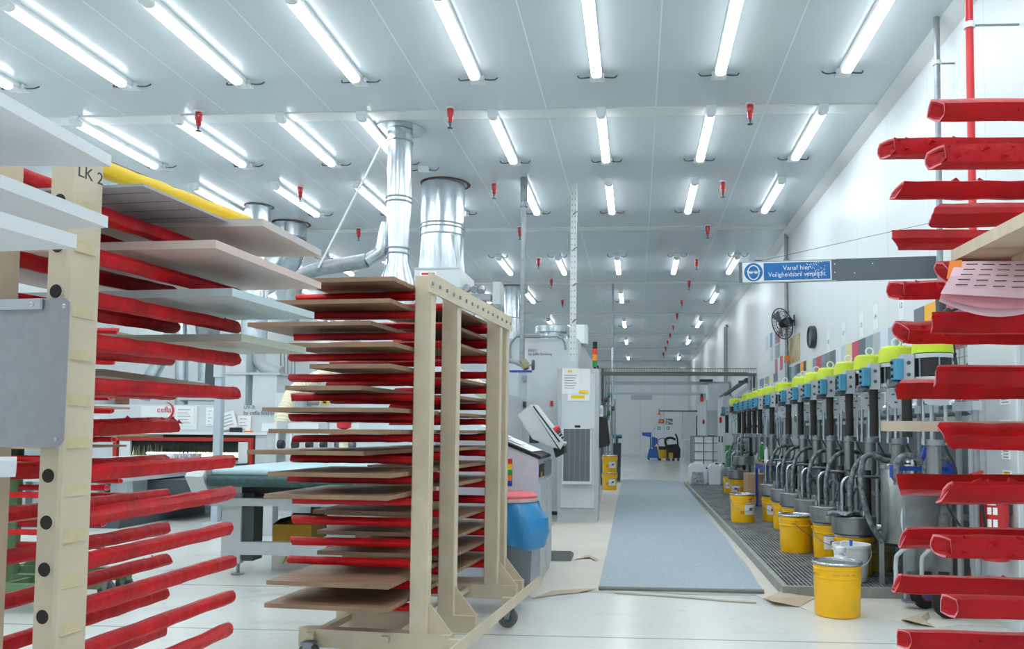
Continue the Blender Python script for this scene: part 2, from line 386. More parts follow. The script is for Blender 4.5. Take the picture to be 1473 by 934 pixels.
def scrap(pts, label, h=.03, name='paper_scrap'):
    mb = MB(); P = [gz(x, y, 0) for x, y in pts]; n = len(P); c = sum(P, Vector())/n
    v = [(p.x, p.y, .006+(h*random.random() if i % 2 else 0)) for i, p in enumerate(P)]+[(c.x, c.y, .008+h*.4)]
    v2 = [(a_[0], a_[1], a_[2]-.002) for a_ in v]
    f = [(i, (i+1) % n, n) for i in range(n)]; k = n+1
    f2 = [(k+(i+1) % n, k+i, k+n) for i in range(n)]; f3 = [((i+1) % n, i, k+i, k+(i+1) % n) for i in range(n)]
    mb._add(v+v2, f+f2+f3); tag(mb.build(name, scrapm), label, 'paper scrap')
scrap([(826, 806), (846, 800), (862, 806), (858, 809), (846, 803)], 'curled torn brown paper on the floor between console and mat')
scrap([(1098, 862), (1128, 856), (1165, 852), (1172, 862), (1150, 874), (1112, 872)], 'crumpled torn paper by the front corner of the grated platform', .05)
scrap([(1296, 893), (1335, 886), (1338, 890), (1330, 897), (1345, 904), (1305, 900)], 'torn flap of brown paper on the floor by the hand truck wheels', .06)
scrap([(766, 862), (795, 851), (840, 848), (858, 850), (830, 854), (800, 857)], 'torn edge of paper lifting off the floor beside the caster', .03)
# platform
GX0, GX1, GY0, GY1, GZ = 1.13, 2.58, 6.30, 19.0, 0.08
conc = mat('platform_frame', (150, 152, 148), .6, var=.2, scale=10)
gratem = mat('grating_bar', (118, 122, 124), .5, metal=.3, var=.3, scale=6, rgb2=(160, 165, 168))
gdark = mat('grate_pit', (58, 60, 62), .8, var=.3, scale=5)
t = thing('grated_platform', 'low dark grated platform along the right wall under the row of paint pumps', 'platform')
mb = MB(); w = .045
mb.box(GX0, GX1, GY0, GY0+w, 0.0005, GZ); mb.box(GX0, GX1, GY1-w, GY1, 0.0005, GZ); mb.box(GX0, GX0+w, GY0+w, GY1-w, 0.0005, GZ); mb.box(GX1-w, GX1, GY0+w, GY1-w, 0.0005, GZ)
mb.build('frame', conc, t)
MB().box(GX0+w, GX1-w, GY0+w, GY1-w, 0.001, GZ-.02).build('base', gdark, t)
mb = MB(); x = GX0+w+.02
while x < GX1-w-.01:
    mb.box(x, x+.012, GY0+w, GY1-w, GZ-.02, GZ-.001); x += .034
y = GY0+w+.04
while y < GY1-w:
    mb.box(GX0+w, GX1-w, y, y+.008, GZ-.018, GZ-.004); y += .10
mb.build('grating', gratem, t)
#@@RACKS
# ================================================================== racks with padded rods
def foam_mesh(L, rad, seed, square=0.3, bumps=6, frayed=False, name='padded_rod', m=None, z0=0.0):
    rnd = random.Random(seed); mb = MB(); n = 12; segs = 14; v = []; f = []
    def pr(a, k):
        c, s = math.cos(a), math.sin(a); e = 2.0+square*6
        r = (abs(c)**e+abs(s)**e)**(-1/e); return rad*r*k
    tw = rnd.uniform(0, .5)
    rings = []
    for i in range(segs+1):
        x = L*i/segs; k = 1+rnd.uniform(-.035, .035)
        oy, oz = rnd.uniform(-.0012, .0012), rnd.uniform(-.0015, .0015)
        rings.append((x, k, oy, oz))
    for (x, k, oy, oz) in rings:
        for j in range(n):
            a = 2*PI*j/n+tw; dx = 0
            if x > L-.01: dx = -.018*(math.sin(a)*.5+.5)*(1.6 if frayed else 1)+rnd.uniform(-.003, .003)
            v.append((x+dx, pr(a, k)*math.cos(a)+oy, pr(a, k)*math.sin(a)+oz))
    for i in range(segs):
        for j in range(n): f.append((i*n+j, i*n+(j+1) % n, (i+1)*n+(j+1) % n, (i+1)*n+j))
    b0 = len(v)     # inner wall at the open end
    for (dx, kk) in ((-.001, .6), (-.005, .5)):
        for j in range(n):
            a = 2*PI*j/n+tw; o = v[segs*n+j]; v.append((o[0]+dx, o[1]*kk, o[2]*kk))
    for j in range(n):
        j2 = (j+1) % n
        f.append((segs*n+j, segs*n+j2, b0+j2, b0+j)); f.append((b0+j, b0+j2, b0+n+j2, b0+n+j))
    f.append(tuple(range(n))); f.append(tuple(b0+n+j for j in range(n)))
    mb._add(v, f)
    for i in range(bumps):
        x = rnd.uniform(L*.15, L*.97); a = rnd.uniform(.6, 2.6); r0 = rad*.98
        h = rnd.uniform(.002, .006) if not frayed else rnd.uniform(.004, .012)
        c = Vector((x, r0*math.cos(a), r0*math.sin(a)))
        mb._add([(c.x-h*1.5, c.y, c.z-.002), (c.x+h*1.2, c.y-h, c.z-.002), (c.x+h, c.y+h, c.z-.002), (c.x+rnd.uniform(-h, h), c.y, c.z+h)], [(0, 1, 3), (1, 2, 3), (2, 0, 3), (0, 2, 1)])
    o = mb.build(name, m or red, None, True)
    mb = MB(); v2 = []; f2 = []          # pale cut lip
    for kk, dx in ((1.0, .0012), (.80, .0006)):
        for j in range(n):
            p = v[segs*n+j]; v2.append((p[0]+dx, p[1]*kk, p[2]*kk))
    for j in range(n): f2.append((j, (j+1) % n, n+(j+1) % n, n+j))
    mb._add(v2, f2); lip = mb.build('foam_lip', redlip if m is None else m, o)
    # bare steel rod entering the post
    MB().cyl((-.05, 0, 0), (.02, 0, 0), .012, 10).build('rod_core', galvp, o)
    return o
def strip(o):    # prototypes are removed once they have been copied
    for c in list(o.children): bpy.data.objects.remove(c)
    bpy.data.objects.remove(o)
def rack(name, label, group, loc, rz, posts, rods, foam, rodz0, height, top_beam=True, base=True, pd=.10, pw=.06, pm=cream, tilt=.03, holes=False, rod_gap=.0, rng=1, foot=.62):
    """local +X = the way the rods point; posts stand along local Y at x in [-pd, 0]"""
    t = thing(name, label, 'rack', loc, rz, group); rnd = random.Random(rng)
    zb = .2
    for (y) in posts:
        mb = MB().box(-pd, 0, y-pw/2, y+pw/2, zb, height, bev=.006)
        po = mb.build('post', pm, t)
        if holes:
            for z in holes:
                if y > .3: continue
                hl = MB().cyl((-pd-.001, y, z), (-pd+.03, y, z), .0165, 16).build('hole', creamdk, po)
                mh = MB()
                M = Matrix.Translation((-pd-.0015, y, z)) @ Euler((0, PI/2, 0)).to_matrix().to_4x4()
                mh.lathe([(.0165, 0), (.0195, 0), (.0195, .003), (.0165, .003)], 16, M, cap=False)
                mh.build('hole_rim', pm, po)
    if base:
        for y in posts:
            MB().box(-pd-.13, foot, y-pw/2-.005, y+pw/2+.005, .105, .20, bev=.004).build('foot_beam', pm, t)
            MB().prismy([(-pd-.13, .2), (-pd, .2), (-pd, .36)], y-.004, y+.004).build('gusset', pm, t)
        y0, y1 = min(posts)-.12, max(posts)+.16
        for x in (.10, foot-.10):
            MB().box(x, x+.04, y0+.1, y1-.1, .15, .185).build('cross_tube', pm, t)
        MB().box(-pd-.215, -pd-.205, y0-.05, y1+.12, .135, .20).build('guard_bar', pm, t)
        for y in (min(posts)+.55, max(posts)+.06):
            MB().box(-pd-.206, -pd-.13, y-.02, y+.02, .15, .19).build('bar_bracket', pm, t)
            for x in (-pd-.165, foot-.08):
                c = MB(); c.lathe([(.03, -.0165), (.06, -.0165), (.065, -.012), (.065, .012), (.06, .0165), (.03, .0165)], 24, Matrix.Translation((x, y, .0655)) @ Euler((PI/2, 0, 0)).to_matrix().to_4x4())
                w = c.build('caster', rubber, t, True)
                MB().lathe([(.012, -.019), (.03, -.019), (.03, .019), (.012, .019)], 16, Matrix.Translation((x, y, .0655)) @ Euler((PI/2, 0, 0)).to_matrix().to_4x4()).build('hub', dgrey, w, True)
                mb = MB()
                for s in (-1, 1): mb.prismy([(x-.03, .14), (x+.03, .14), (x+.014, .055), (x-.014, .055)], y+s*.024-.002, y+s*.024+.002)
                mb.box(x-.035, x+.035, y-.03, y+.03, .128, .14); mb.build('fork', galvp, w)
    if top_beam:
        y0, y1 = min(posts)-.06, max(posts)+.10
        MB().box(-pd-.012, -pd-.001, y0, y1, height-.10, height+.005).build('top_beam', pm, t)
        MB().box(-pd-.001, -.005, y0, y1-.1, height, height+.006).build('top_plate', pm, t)
        y = y0+.06
        while y < y1-.03:
            MB().cyl((-pd-.02, y, height-.05), (-pd-.01, y, height-.05), .011, 6).build('bolt', galvp, t); y += .115
    protos = foam
    for (y, z, k, dy, dz, ln) in rods:
        pr = protos[k % len(protos)]
        part(pr, t, (rod_gap, y+dy, z+dz), (rnd.uniform(-3, 3), -tilt+rnd.uniform(-.012, .012), rnd.uniform(-.012, .012)), (ln, 1, 1) if ln != 1 else None)
    return t
A_ = .10
foamR = [foam_mesh(.66, .0198, s, .25, 5) for s in range(5)]
foamF = foam_mesh(.66, .023, 11, .25, 34, True)
foamSq = [foam_mesh(.66, .0198, 30+s, .8, 14, s % 2 == 0) for s in range(5)]
foamY = foam_mesh(.66, .022, 40, .1, 0, False, 'padded_rod', yellowfoam)
# ---- rack B: in the middle, loaded with brown boards
PB = [0, -.432, -1.358, -1.542]
LEV = .1075
rB = PI-A_
locB = (-1.19+.005, 4.215, 0)
zB = [.470+LEV*k for k in range(16)][::-1][0:]
zB = [1.99-.1105*k for k in range(16)]
rodsB = []
rb = random.Random(3)
for li, z in enumerate(zB):
    for pi_, y in enumerate(PB):
        if li == 15 and pi_ == 0: pass
        rodsB.append((y, z, rb.randrange(5), 0, rb.uniform(-.004, .004), rb.choice([1.09, 1.07, 1.06, 1.10])))
mid_rack = rack('drying_rack', 'cream steel drying rack with red padded rods loaded with brown boards, in the middle', 'drying racks', locB, rB, PB, rodsB, foamR, .3, 2.09, tilt=.0)
# ---- rack A: close on the left
tA = gy(82, 790, 1.777)
locA0 = Vector((tA.x, tA.y, 0))
rA = PI/2-A_
ax = Vector((math.sin(A_), math.cos(A_), 0)); ay = Vector((-math.cos(A_), math.sin(A_), 0))
locA = locA0+ax*.10+ay*.03
PA = [0, .225, 1.15, 1.582]
zA0 = 1.156
rodsA = []
ra = random.Random(5)
for k in range(-8, 8):
    if k not in (1, 7): rodsA.append((0, zA0+LEV*k, ra.randrange(5), 0, 0, .925))
    rodsA.append((.225, zA0+LEV*k, ra.randrange(5), 0, 0, .925))
rodsA = [r for r in rodsA if not (r[0] == .225 and abs(r[1]-zA0-LEV) < .01)]
near_rack = rack('drying_rack', 'cream drying rack post with holes and clipboard, red padded rods reaching back, on the left', 'drying racks', tuple(locA), rA, PA, rodsA, foamR, .3, 1.955, top_beam=False, tilt=.018,
                 holes=[zA0+LEV*k for k in range(-8, 8)])
part(foamF, near_rack, (0, .225, zA0+LEV-.004), (.4, -.03, 0), (.98, 1, 1))
yr = part(foamY, near_rack, (0, -.0, zA0+LEV*7+.01), (0, -.04, .0), (1.0, 1, 1)); yr['label'] = 'yellow padded rod with a black strip'
MB().tube([(-.005, 0, .012), (.3, .012, .014), (.655, .016, .016)], .014, 8).build('black_strip', blackfoam, yr, True)
# tape pieces and handwriting on the near post
near_post = [c for c in near_rack.children if c.name.startswith('post')][0]
for i, z in enumerate([1.80, 1.70, 1.545, 1.44, 1.335, 1.235, 1.12, 1.015, .91, .80]):
    z += .0; h = .014 if i % 3 else .011
    mb = MB(); mb._add([(-.085, -.0308, z-h), (-.02, -.0308, z-h), (-.02, -.0305, z+h), (-.085, -.0305, z+h), (-.085, -.036 if i % 2 else -.032, z-h-.002), (-.02, -.034, z-h-.002)], [(0, 1, 2, 3), (4, 5, 1, 0)])
    mb.build('tape_strip', tape, near_post)
text('LK 2', .042, ink, near_post, (-.085, -.0303, 1.865), (PI/2, 0, 0), 'handwriting')
# ---- rack C: at the right edge, only rod ends reach into view
Cx = .565
rC = PI
fam1 = [(1337, 157), (1335, 226), (1335, 306), (1346, 388), (1335, 470), (1338, 544), (1350, 632), (1348, 704), (1345, 787), (1357, 873)]
fam2 = [(1266, 216), (1283, 275), (1278, 345), (1277, 413), (1285, 480), (1285, 555), (1287, 695), (1292, 769), (1285, 840), (1293, 917)]
YC1, YC2 = 1.545, 1.745
rodsC = []; rc = random.Random(9)
for fam, Y, yl in ((fam1, YC1, 0), (fam2, YC2, -(YC2-YC1))):
    for i, (x, y) in enumerate(fam):
        p = gy(x, y, Y); rodsC.append((yl, p.z-.004, rc.randrange(5), 0, 0, (1.24-p.x)/.66))
right_rack = rack('drying_rack', 'red square padded rods of a drying rack reaching in from the right edge', 'drying racks', (1.24, YC1, 0), rC, [0, -(YC2-YC1)], rodsC, foamSq, .3, 2.05, tilt=.006, foot=.5)
# ---- rack E: just outside on the left, carries the white boards nearest the camera
whz = [1.20, 1.545, 1.653, 1.765]
rodsE = [(y, z-.0235, k, 0, 0, .85) for z in whz for k, y in enumerate((0, .22))]
E_loc = (-1.75, .98, 0)
outer_rack = rack('drying_rack', 'drying rack beyond the left edge of the view holding white boards', 'drying racks', E_loc, 0, [0, .22], rodsE, foamR, .3, 1.95, top_beam=False, base=True, tilt=.0, foot=.45)
# ---- green rack behind on the left
def green_pos(x, y, Y): return gy(x, y, Y)
gp = gz(28, 884, 0); GYr = 5.6
px0 = gy(30, 700, GYr)
locG = (px0.x, GYr, 0)
rodsG = []
for (x, y) in ((171, 475), (166, 521), (161, 571), (164, 590), (166, 634), (155, 703), (152, 755), (150, 785)):
    p = gy(x, y, GYr); rodsG.append((0, p.z, rc.randrange(5), 0, 0, (p.x-px0.x)/.66))
for z in (.55, .68, .80, .93, 1.05): rodsG.append((-.35, z, rc.randrange(5), 0, 0, .9))
for z in (.62, .74, .86, .98): rodsG.append((.35, z, rc.randrange(5), 0, 0, .8))
green_rack = rack('drying_rack', 'green steel drying rack with thin red padded rods behind the near left rack', 'drying racks', locG, 0, [0, .35, -.35], rodsG, foamR, .3, 2.0, top_beam=False, base=True, pm=greenp, tilt=.0, foot=.62, pd=.1, pw=.05)
# ---- boards
def rect_board(name, z, corner, edge_dir, depth, width, th, m, label, cat='board', group=None, side=1, ztilt=0):
    """corner = near right corner (xy); edge_dir = unit vector of the right edge going away; width runs to the left"""
    c = Vector((corner[0], corner[1], 0)); e = Vector((edge_dir[0], edge_dir[1], 0)).normalized(); l = Vector((-e.y, e.x, 0))*side
    mb = MB(); P = [c, c+e*depth, c+e*depth+l*width, c+l*width]
    ctr = sum(P, Vector())/4; b = .0015
    lo = [p-ctr for p in P]
    mb.prism([(p.x, p.y) for p in lo], 0, th)
    o = mb.build(name, m); o.location = (ctr.x, ctr.y, z)
    return tag(o, label, cat, group)
def board_px(z, NR, FR, width, th, m, label, depth=None, group=None, ext=0.0):
    a = gz(NR[0], NR[1], z); c = gz(FR[0], FR[1], z); e = (c-a); d = e.length; e = e/d
    a = a-e*ext; return rect_board('board', z, a, e, (depth or d)+ext, width, th, m, label, 'board', group)
taupe = mat('board_warm_grey', (196, 188, 184), .4); pinkb = mat('board_pinkish', (214, 192, 184), .4); lblue = mat('board_light_blue', (190, 208, 214), .4)
ggrey = mat('board_grey_green', (176, 182, 168), .4); dtaupe = mat('board_taupe', (138, 126, 114), .5); whb = mat('board_white', (222, 226, 230), .35)
def zl(k): return zA0+LEV*k+.045
gb = 'lacquered boards on the near left rack'
board_px(zl(6)+.004, (378, 325), (462, 369), 1.0, .022, taupe, 'warm grey board, upper right one on the near left rack below the yellow rod', group=gb)
board_px(zl(5), (310, 357), (462, 416), .95, .022, pinkb, 'pinkish edged board second below the yellow rod on the left rack', group=gb)
board_px(zl(4), (334, 426), (452, 459), .95, .022, lblue, 'pale blue edged board on the near left rack', group=gb)
board_px(zl(3), (347, 491), (440, 509), .95, .022, ggrey, 'grey green edged board lowest of the wide boards on the left rack', group=gb)
board_px(zl(2), (150, 541), (301, 560), .9, .02, dtaupe, 'thin taupe board lying low on the near left rack', group=gb)
grooved = mat('board_grooved', (166, 168, 174), .45)
bo = rect_board('grooved_board', 1.862, (gz(206, 268, 1.862).x, gz(206, 268, 1.862).y), (math.sin(A_), math.cos(A_)), .56, .78, .007, grooved, 'white grooved board under the yellow rod at the top of the left rack', 'board', gb)
mb = MB()
for i in range(1, 8): mb.box(-.43, .43, -.33+.083*i, -.327+.083*i, -.0006, .0)
gr_ = mb.build('grooves', mat('groove_line', (96, 98, 102), .6), bo); gr_.rotation_euler = (0, 0, -A_); 
gr_.scale = (.86, .94, 1)
ge = 'white boards at the left edge'
board_px(whz[3], (0, 152), (160, 240), .75, .022, whb, 'topmost large white board at the upper left edge, seen from below', group=ge)
board_px(whz[2], (0, 270), (155, 328), .75, .022, whb, 'white board second from top at the left edge, in front of the post', group=ge)
board_px(whz[1], (0, 327), (110, 358), .75, .022, whb, 'white board third from top at the left edge, just above the clipboard', group=ge)
p = gy(21, 714, 1.06)
rect_board('board', whz[0], (p.x, p.y), (-.8, 1), .2, .5, .022, whb, 'small white board end poking in at the left edge below the clipboard', 'board', ge)
# thin boards on the green rack
gg = 'thin boards on the green rack'
for i, (x, y, w) in enumerate([(195, 471, .8), (214, 627, .95), (182, 644, .95), (150, 665, .8), (187, 585, .7)]):
    p = gy(x, y, GYr+.42)
    rect_board('board', gy(x, y, GYr-.12).z-.008, (p.x, GYr-.42), (0, 1), .84, w, .016, brownedge, ['thin tan board high on the green rack', 'tan board on the green rack just above the oven opening', 'tan board second below the oven opening on the green rack', 'short tan board on the green rack behind the post', 'thin tan board on the green rack left of the ventilation ducts'][i], 'board', gg)
# brown boards on the middle rack: (level index, y_near_edge(bottom), x_left, x_right)
Vx = Vector((math.sin(A_), math.cos(A_), 0)); Wx = Vector((-math.cos(A_), math.sin(A_), 0))
gB = 'brown boards on the middle rack'
B0 = Vector(locB)
front = [(0, 428, 570), (1, 389, 561), (2, 356, 533), (3, 410, 568), (4, 445, 562), (5, 410, 520), (6, 377, 592), (7, 386, 588), (8, 355, 523), (9, 385, 563), (10, 380, 557), (11, 450, 590), (12, 456, 590), (13, 456, 590), (14, 383, 559), (15, 380, 557)]
depthF = [.62, .60, .66, .60, .60, .70, .68, .66, .68, .70, .70, .66, .66, .66, .70, .70]
rr = random.Random(21)
names_ = ['topmost', 'second from the top', 'third from the top', 'fourth from the top', 'fifth from the top', 'sixth from the top', 'seventh from the top', 'eighth from the top', 'eighth from the bottom', 'seventh from the bottom', 'sixth from the bottom', 'fifth from the bottom', 'fourth from the bottom', 'third from the bottom', 'second from the bottom', 'lowest']
for (li, xl, xr), dp in zip(front, depthF):
    z = zB[li]+.0275
    # near edge lies ahead of the first post
    s0 = -.27+rr.uniform(-.02, .02) if li not in (11, 12, 13) else .04
    Pn = B0+Vx*s0
    # choose along-rod offsets so that the corners meet the photo
    def woff(x):
        lo, hi = -.2, 1.4
        for _ in range(40):
            m_ = (lo+hi)/2; q = Pn+Wx*m_; q.z = z; d = q-CAMP; t_ = d.dot(_f); xx = CX+FPX*d.dot(_r)/t_
            if xx > x: lo = m_
            else: hi = m_
        return (lo+hi)/2
    wr, wl = woff(xr), woff(xl); wr = max(wr, .012)
    c = Pn+Wx*wr
    o = rect_board('board', z, (c.x, c.y), Vx, dp, wl-wr, .022, brown, 'brown wood board, %s at the front of the middle rack' % names_[li], 'board', gB)
    if li not in (3, 11): 
        c = B0+Vx*(.62+rr.uniform(0, .12)+.0)+Wx*(.013+rr.uniform(0, .02))
        rect_board('board', z, (c.x, c.y), Vx, .98, .60+rr.uniform(-.1, .12), .02, brown, 'brown wood board, %s in the back half of the middle rack' % names_[li], 'board', gB)
# clipboard on the near post
t = thing('clipboard', 'grey aluminium clipboard hanging on the holed post of the near left rack', 'clipboard', tuple(locA0-ax*.016+ay*.0+Vector((0, 0, 1.222))), rA-PI/2)
cl = .015
xr_ = .022
MB().prismy([(xr_-.33, .01), (xr_-.32, 0), (xr_-.015, 0), (xr_, .015), (xr_+.002, .335), (xr_-.01, .345), (xr_-.32, .345), (xr_-.33, .335)], -.003, 0).build('panel', alu, t)
MB().box(xr_-.23, xr_-.065, -.011, -.003, .318, .343, bev=.003).build('clip', chrome, t)
for x, z, y_ in ((xr_-.012, .325, -.004), (xr_-.02, .02, -.004), (xr_-.22, .33, -.012), (xr_-.09, .33, -.012)):
    MB().lathe([(.006, -.003), (.006, 0), (.003, .002)], 10, Matrix.Translation((x, y_, z)) @ Euler((PI/2, 0, 0)).to_matrix().to_4x4()).build('rivet', chrome, t)
MB().cyl((xr_-.02, .002, .32), (xr_-.02, .016, .32), .006, 8).build('hook', galvp, t)
palewood = mat('pale_wood', (206, 190, 166), .55, var=0.12, scale=3, stretch=(1, 12, 1))
# boards and papers on the right rack
p = gy(1289, 620, 1.45); gz_ = p.z
rect_board('board', gz_, (p.x+.62, 1.45), (.34, 1), .36, .62, .02, palewood, 'pale wood board on the right rack, its edge halfway up the rods', 'board', 'boards on the right rack')
a_ = gz(1473, 325, 1.60); c_ = gz(1368, 377, 1.60); e_ = (c_-a_).normalized(); n_ = a_-e_*.35
rect_board('board', 1.60, (n_.x, n_.y), e_, (c_-n_).length, .58, .022, palewood, 'pale wood board on the right rack seen from below, just above the pink papers', 'board', 'boards on the right rack', side=-1)
rect_board('board', 1.577, (n_.x+.09, n_.y-.02), e_, (c_-n_).length-.03, .48, .022, palewood, 'lower of the two stacked pale boards seen from below above the pink papers', 'board', 'boards on the right rack', side=-1)
t = thing('paper_sheaf', 'sheaf of pink papers with an orange edge draped over a rod of the right rack', 'papers', (0, 0, 0))
Yp = 1.42
a = gy(1350, 424, Yp); b_ = gy(1375, 376, Yp+.03); c = gy(1490, 376, Yp+.03); d = gy(1490, 432, Yp)
def draped(off, sag, m, nm, lower=0):
    mb = MB(); n = 8; v = []; f = []
    for i in range(n+1):
        u = i/n; top = b_.lerp(c, u)+Vector((0, off, 0)); bot = a.lerp(d, u)+Vector((0, off-.01, -sag*math.sin(u*PI*.9)*.012-lower))
        mid = top.lerp(bot, .5)+Vector((0, -.008, .002*math.sin(i*1.7)))
        v += [tuple(top), tuple(mid), tuple(bot)]
    for i in range(n):
        for k in range(2): f.append((i*3+k, i*3+k+1, (i+1)*3+k+1, (i+1)*3+k))
    nv = len(v); v2 = [(x, y+.0012, z) for x, y, z in v]
    f2 = [tuple(j+nv for j in q[::-1]) for q in f]; mb._add(v+v2, f+f2); return mb.build(nm, m, t)
draped(0, 0, pinkpaper, 'sheet'); draped(.004, 1.2, mat('pink_paper_deep', (226, 150, 160), .7), 'sheet', .006); draped(.008, 1.8, pinkpaper, 'sheet', .012)
mb = MB(); e0 = b_+Vector((-.012, -.003, 0)); e1 = a.lerp(b_, .45)+Vector((-.002, -.006, 0))
mb._add([tuple(e0), tuple(e0+Vector((.022, 0, .002))), tuple(e1+Vector((.022, -.003, 0))), tuple(e1)], [(0, 1, 2, 3)]); mb.build('orange_edge', orange, t)
mb = MB()
for i in range(5):
    for k in range(4):
        q = b_.lerp(c, .15+.2*k+.02*i)*.0+ (b_.lerp(c, .12+.2*k)).lerp(a.lerp(d, .1+.2*k), .15+.15*i)+Vector((0, -.014, 0))
        mb.box(q.x, q.x+.02, q.y, q.y+.0006, q.z, q.z+.0016)
mb.build('print_lines', ink, t)
#@@LEFT
# ================================================================== left: oven line, conveyor, machines, ducts
# ---- UV oven
OY = 12.0
t = thing('curing_oven', 'long white curing oven with red framed opening and dark curtain, behind the left racks', 'oven', (0, 0, 0))
oxl, oxr = -9.2, -5.0
def ox(px): return gy(px, 600, OY).x
zt = 1.62
MB().box(oxl, oxr, OY+.06, OY+2.2, 1.16, zt, bev=.02).build('hood', mwhite, t)
MB().box(oxl, -8.12, OY+.05, OY+2.2, .45, 1.155).build('side_housing', mwhite, t)
MB().prismy([(-5.86, .45), (-4.85, .45), (-4.85, .95), (-4.95, 1.08), (-5.1, 1.155), (-5.86, 1.155)], OY+.02, OY+2.2).build('side_housing', mwhite, t)
MB().box(oxl, -4.9, OY+.1, OY+2.2, .0, .44).build('plinth', lgrey, t)
MB().box(oxl, -4.95, OY-.02, OY+.05, 1.16, 1.20).build('ledge', white, t)
frm = mat('oven_frame_red', (176, 44, 34), .45)
mb = MB()
mb.box(-8.12, -5.89, OY-.01, OY+.05, 1.06, 1.115); mb.box(-8.12, -8.06, OY-.01, OY+.05, .66, 1.06); mb.box(-5.95, -5.89, OY-.01, OY+.05, .66, 1.06); mb.box(-6.35, -5.95, OY-.01, OY+.03, .63, .69)
mb.build('opening_frame', frm, t)
MB().box(-8.05, -5.96, OY+1.2, OY+1.25, .46, 1.15).build('tunnel_back', black, t)
MB().box(-8.02, -7.85, OY-.0, OY+.1, .6, 1.05).build('cheek', white, t); MB().box(-6.12, -5.97, OY-.0, OY+.1, .6, 1.05).build('cheek', white, t)
mb = MB(); rn = random.Random(2); x = -7.86
while x < -6.12:
    h = rn.uniform(.79, .93); a = rn.uniform(-.02, .02)
    mb._add([(x, OY+.05, 1.06), (x+.022, OY+.05, 1.06), (x+.014+a, OY+.04, h), (x+.006+a, OY+.04, h), (x, OY+.065, 1.06), (x+.022, OY+.065, 1.06)], [(0, 1, 2, 3), (4, 5, 2, 3), (0, 4, 3), (1, 5, 2)]); x += .017
o = mb.build('brush_curtain', mat('brush_black', (10, 11, 11), .6), t); o['kind'] = 'stuff'
uvm = mat('uv_light', (230, 240, 180), .4, emit=((1.0, .98, .62, 1), 9.0))
for i in range(2): MB().cyl((-7.8, OY+.35+.3*i, .86-.05*i), (-6.2, OY+.35+.3*i, .86-.05*i), .016, 8).build('uv_tube', uvm, t)
MB().box(-8.05, -5.95, OY-.2, OY+1.1, .70, .725).build('oven_belt', tealdk, t)
logo = MB().box(ox(200), ox(281), OY+.045, OY+.058, 1.24, 1.60).build('front_panel', white, t)
text('cefla', .13, inkred, t, (ox(223), OY+.04, 1.50), (PI/2, 0, 0))
cpts = arc((ox(235), OY+.042, 1.53), .13, -1.9, 1.5, 16)
MB().tube(cpts, [.004+.014*math.sin(PI*i/16) for i in range(17)], 6).build('logo_arc', inkred, t)
for (x0, x1, y0, y1, nm) in ((ox(250), ox(277), 590, 600, 0), (ox(294), ox(308), 0, 0, 1), (ox(340), ox(359), 0, 0, 2)):
    z0, z1 = ((1.30, 1.60), (1.30, 1.58), (1.20, 1.46))[nm]
    pp = MB().box(x0, x1, OY+.038, OY+.044, z0, z1).build('notice_paper', paper, t)
    for k in range(5): MB().box(x0+.04, x1-.06-.03*(k % 2), OY+.036, OY+.038, z1-.058-.052*k, z1-.048-.052*k).build('print_line', mat('print_grey', (150, 156, 160), .7), pp)
text('UV-R\nby cefla finishing', .085, ink, t, (ox(348), OY+.04, 1.56), (PI/2, 0, 0))
tt = thing('tablet', 'striped white card and small dark display leaning on the ledge of the curing oven', 'card', (ox(326), OY+.0, 1.203))
c0 = MB().box(-.12, .2, -.006, .0, 0, .26, Matrix.Rotation(-.3, 4, 'Y') @ Matrix.Translation((0, 0, .03))).build('card', paper, tt)
for k in range(4): MB().box(-.08, .15, -.008, -.006, .05+.05*k, .07+.05*k, Matrix.Rotation(-.3, 4, 'Y') @ Matrix.Translation((0, 0, .03))).build('stripe', mgrey, c0)
MB().box(.06, .26, -.018, -.0085, .0, .07).build('display', black, tt)
tag(MB().box(ox(352), ox(363), OY-.01, OY+.03, 1.2005, 1.225, bev=.006).build('block', orange), 'small orange block on the ledge of the curing oven', 'block')
# conveyor feeding the oven, with a row of colour samples on it
t = thing('feed_conveyor', 'low white conveyor frame leading into the red framed oven', 'conveyor', (0, 0, 0))
MB().box(-8.1, -6.42, 9.6, OY-.22, .58, .65).build('rail', lgrey, t); MB().box(-8.0, -6.45, 9.65, OY-.25, .651, .67).build('belt', mat('conveyor_dark', (80, 86, 88), .5), t)
for x in (-7.9, -6.55):
    for y in (9.95, 11.5): MB().box(x-.06, x+.06, y-.06, y+.06, .0, .60).build('leg', lgrey, t)
MB().box(-8.0, -6.45, 9.7, 11.7, .0005, .15).build('lower_shelf', dgrey, t)
MB().box(-6.62, -5.98, 10.5, 11.6, .20, .56, bev=.02).build('drive_cover', dgrey, t)
rn = random.Random(8); mb_cols = [(236, 238, 240), (214, 220, 230), (226, 214, 130), (196, 206, 224), (206, 190, 206), (240, 240, 236), (180, 196, 214), (230, 230, 222)]
y = 9.7; i = 0
while y < 11.6:
    w = .010+.02*rn.random(); c = rn.choice(mb_cols)
    o = MB().box(-.30, 0, 0, w, 0, .19+.03*rn.random()).build('sample_sheet', mat('sheet_%d_%d_%d' % c, c, .5)); o.location = (-6.47+rn.uniform(-.02, .0), y, .6705)
    tag(o, '%s colour sample sheet standing in the row on the low oven conveyor' % ('pale yellow' if c[2] == 130 else 'thin pale'), 'sheet', 'colour sample sheets on the oven conveyor'); y += w+.012; i += 1
